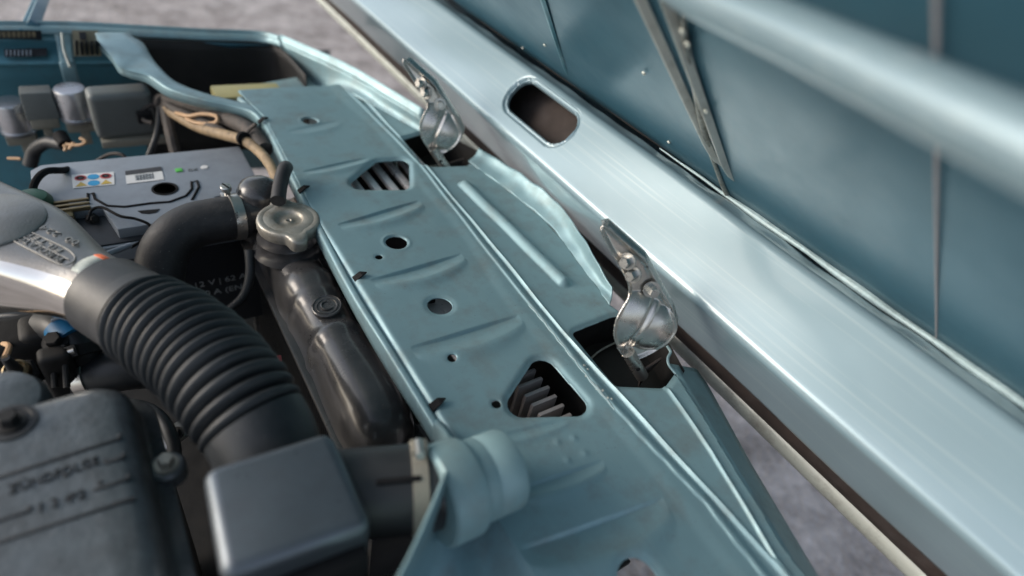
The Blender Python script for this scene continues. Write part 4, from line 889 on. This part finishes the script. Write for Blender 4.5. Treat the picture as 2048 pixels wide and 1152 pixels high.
# ------------------------------------------------------------------ wiring
def loom(name, label, pts, r, m, n=40, cat='wiring'):
    t = thing(name, label, cat, np.array(pts[-1])); tube('sleeve', pts, r, m, t, 12, n=n); return t
h1 = loom('wiring_harness', 'tan sleeved wiring harness running down from the wing flange to the radiator', [Dp(318, 205, .96), Dp(350, 228, .93), Dp(400, 255, .90), Dp(450, 270, .87), Dp(490, 282, .84), Dp(520, 305, .815), Dp(540, 330, .79), Dp(556, 365, .76)], [.008, .0085, .0085, .008, .0075, .0070, .0070, .0065], 'tan', 60)
tube('tape_wrap', [Dp(322, 200, .955), Dp(355, 222, .925), Dp(395, 240, .905), Dp(450, 268, .875)], .0078, 'loom', h1, 12, n=20)
tube('taped_branch', [Dp(330, 198, .95), Dp(400, 215, .92), Dp(450, 235, .90), Dp(500, 262, .86), Dp(530, 300, .83)], .0115, 'loom', h1, 14, n=30)
tube('tan_wire', [Dp(352, 226, .91), Dp(378, 232, .895), Dp(405, 228, .89), Dp(432, 232, .885), Dp(432, 245, .885), Dp(400, 247, .89), Dp(372, 238, .895)], .0030, 'copper', h1, 8, n=30)
bw = Dp(487, 277, .835); lathe('cable_tie', [(.0085, -.003), (.0098, -.0028), (.0098, .0028), (.0085, .003)], bw, unit(Dp(520, 305, .815)-Dp(450, 270, .87)), 'groove', h1, 20)
tube('tie_tail', [bw, Dp(500, 258, .835), Dp(512, 248, .83)], .0026, 'loom', h1, 8, n=8)
lathe('binding', [(.010, -.008), (.0135, -.006), (.0135, .006), (.010, .008)], Dp(326, 205, .95), unit(Dp(350, 228, .93)-Dp(318, 205, .96)), 'loom', h1, 16)
h2 = loom('relay_plug', 'black plug with bare tan wire ends beside the relays', [Dp(60, 330, .93), Dp(70, 300, .92), Dp(95, 285, .905), Dp(118, 288, .90), Dp(128, 290, .895)], [.010, .010, .009, .009, .008], 'rubber', 24)
for a in ([(128, 290), (132, 296), (129, 302)], [(132, 288), (140, 290), (148, 287), (138, 299)], [(140, 290), (160, 290), (172, 283), (160, 276)], [(16, 317), (30, 317), (42, 318)]):
    tube('bare_wire', [Dp(*p, .885) for p in a], .0024, 'copper', h2, 8, n=12)
tube('plug_body', [Dp(120, 270, .90), Dp(132, 290, .895)], .010, 'groove', h2, 12)
h3 = loom('thin_wire_loop', 'thin dark wire loop above the battery lid', [Dp(180, 332, .88), Dp(200, 318, .88), Dp(222, 308, .88), Dp(245, 310, .88), Dp(256, 328, .885), Dp(250, 345, .89)], .0026, 'loom', 24)
h4 = loom('module_lead', 'dark bundled lead drooping from the flange beside the grey module', [Dp(316, 208, .95), Dp(300, 210, .945), Dp(287, 222, .94), Dp(288, 240, .935), Dp(305, 246, .935)], .0035, 'loom', 24)
tube('drop_lead', [Dp(320, 212, .945), Dp(318, 245, .94), Dp(312, 275, .935), Dp(295, 320, .94)], .005, 'rubber', h4, 10, n=20); tube('drop_lead', [Dp(330, 215, .945), Dp(342, 270, .93), Dp(352, 310, .93)], .0085, 'loom', h4, 10, n=20)
box('plug', Dp(290, 234, .94), (.022, .014, .018), 'groove', h4, .003)
gh = loom('ground_lead', 'thin dark lead along the radiator side below the hose', [Dp(498, 500, .70), Dp(500, 545, .70), Dp(488, 590, .70), Dp(455, 622, .70)], .0055, 'rubber', 24)
ks = mk('kerb', [(-6, 2.62, GZ), (8, 1.75, GZ), (8, 1.95, GZ), (-6, 2.82, GZ), (-6, 2.62, GZ+.07), (8, 1.75, GZ+.07), (8, 1.95, GZ+.07), (-6, 2.82, GZ+.07)], [(4, 5, 6, 7), (0, 1, 5, 4), (2, 3, 7, 6)], 'kerb', None, False); ks['kind'] = 'structure'

# loose cables in the gaps of the bay
for nm, lb, pts, r_, m_ in [
    ('ignition_lead', 'thick black lead running below the intake duct', [Dp(-40, 640, .66), Dp(40, 632, .66), Dp(110, 650, .67), Dp(190, 700, .70)], .0042, 'rubber'),
    ('vacuum_hose', 'thin black hose curving between valve cover and bellows', [Dp(190, 800, .58), Dp(300, 820, .56), Dp(345, 880, .55), Dp(350, 960, .56)], .0060, 'rubber'),
    ('starter_cable', 'dark cable beside the battery case below the elbow hose', [Dp(250, 520, .78), Dp(300, 560, .76), Dp(380, 620, .74), Dp(470, 660, .72)], .0050, 'loom')]:
    loom(nm, lb, pts, r_, m_, 30, 'cable')
br = thing('engine_bracket', 'small worn metal bracket between the valve cover and the bellows', 'bracket', Dp(345, 880, .60))
box('bracket_plate', Dp(345, 872, .585), (.035, .02, .004), 'bolt', br, .001, (unit([1, .3, .2]), unit([-.3, 1, .1]), unit([-.2, -.1, 1]))); hexbolt('bolt', Dp(352, 868, .58), (-.2, -.1, 1), .005, .006, br, 'dark')
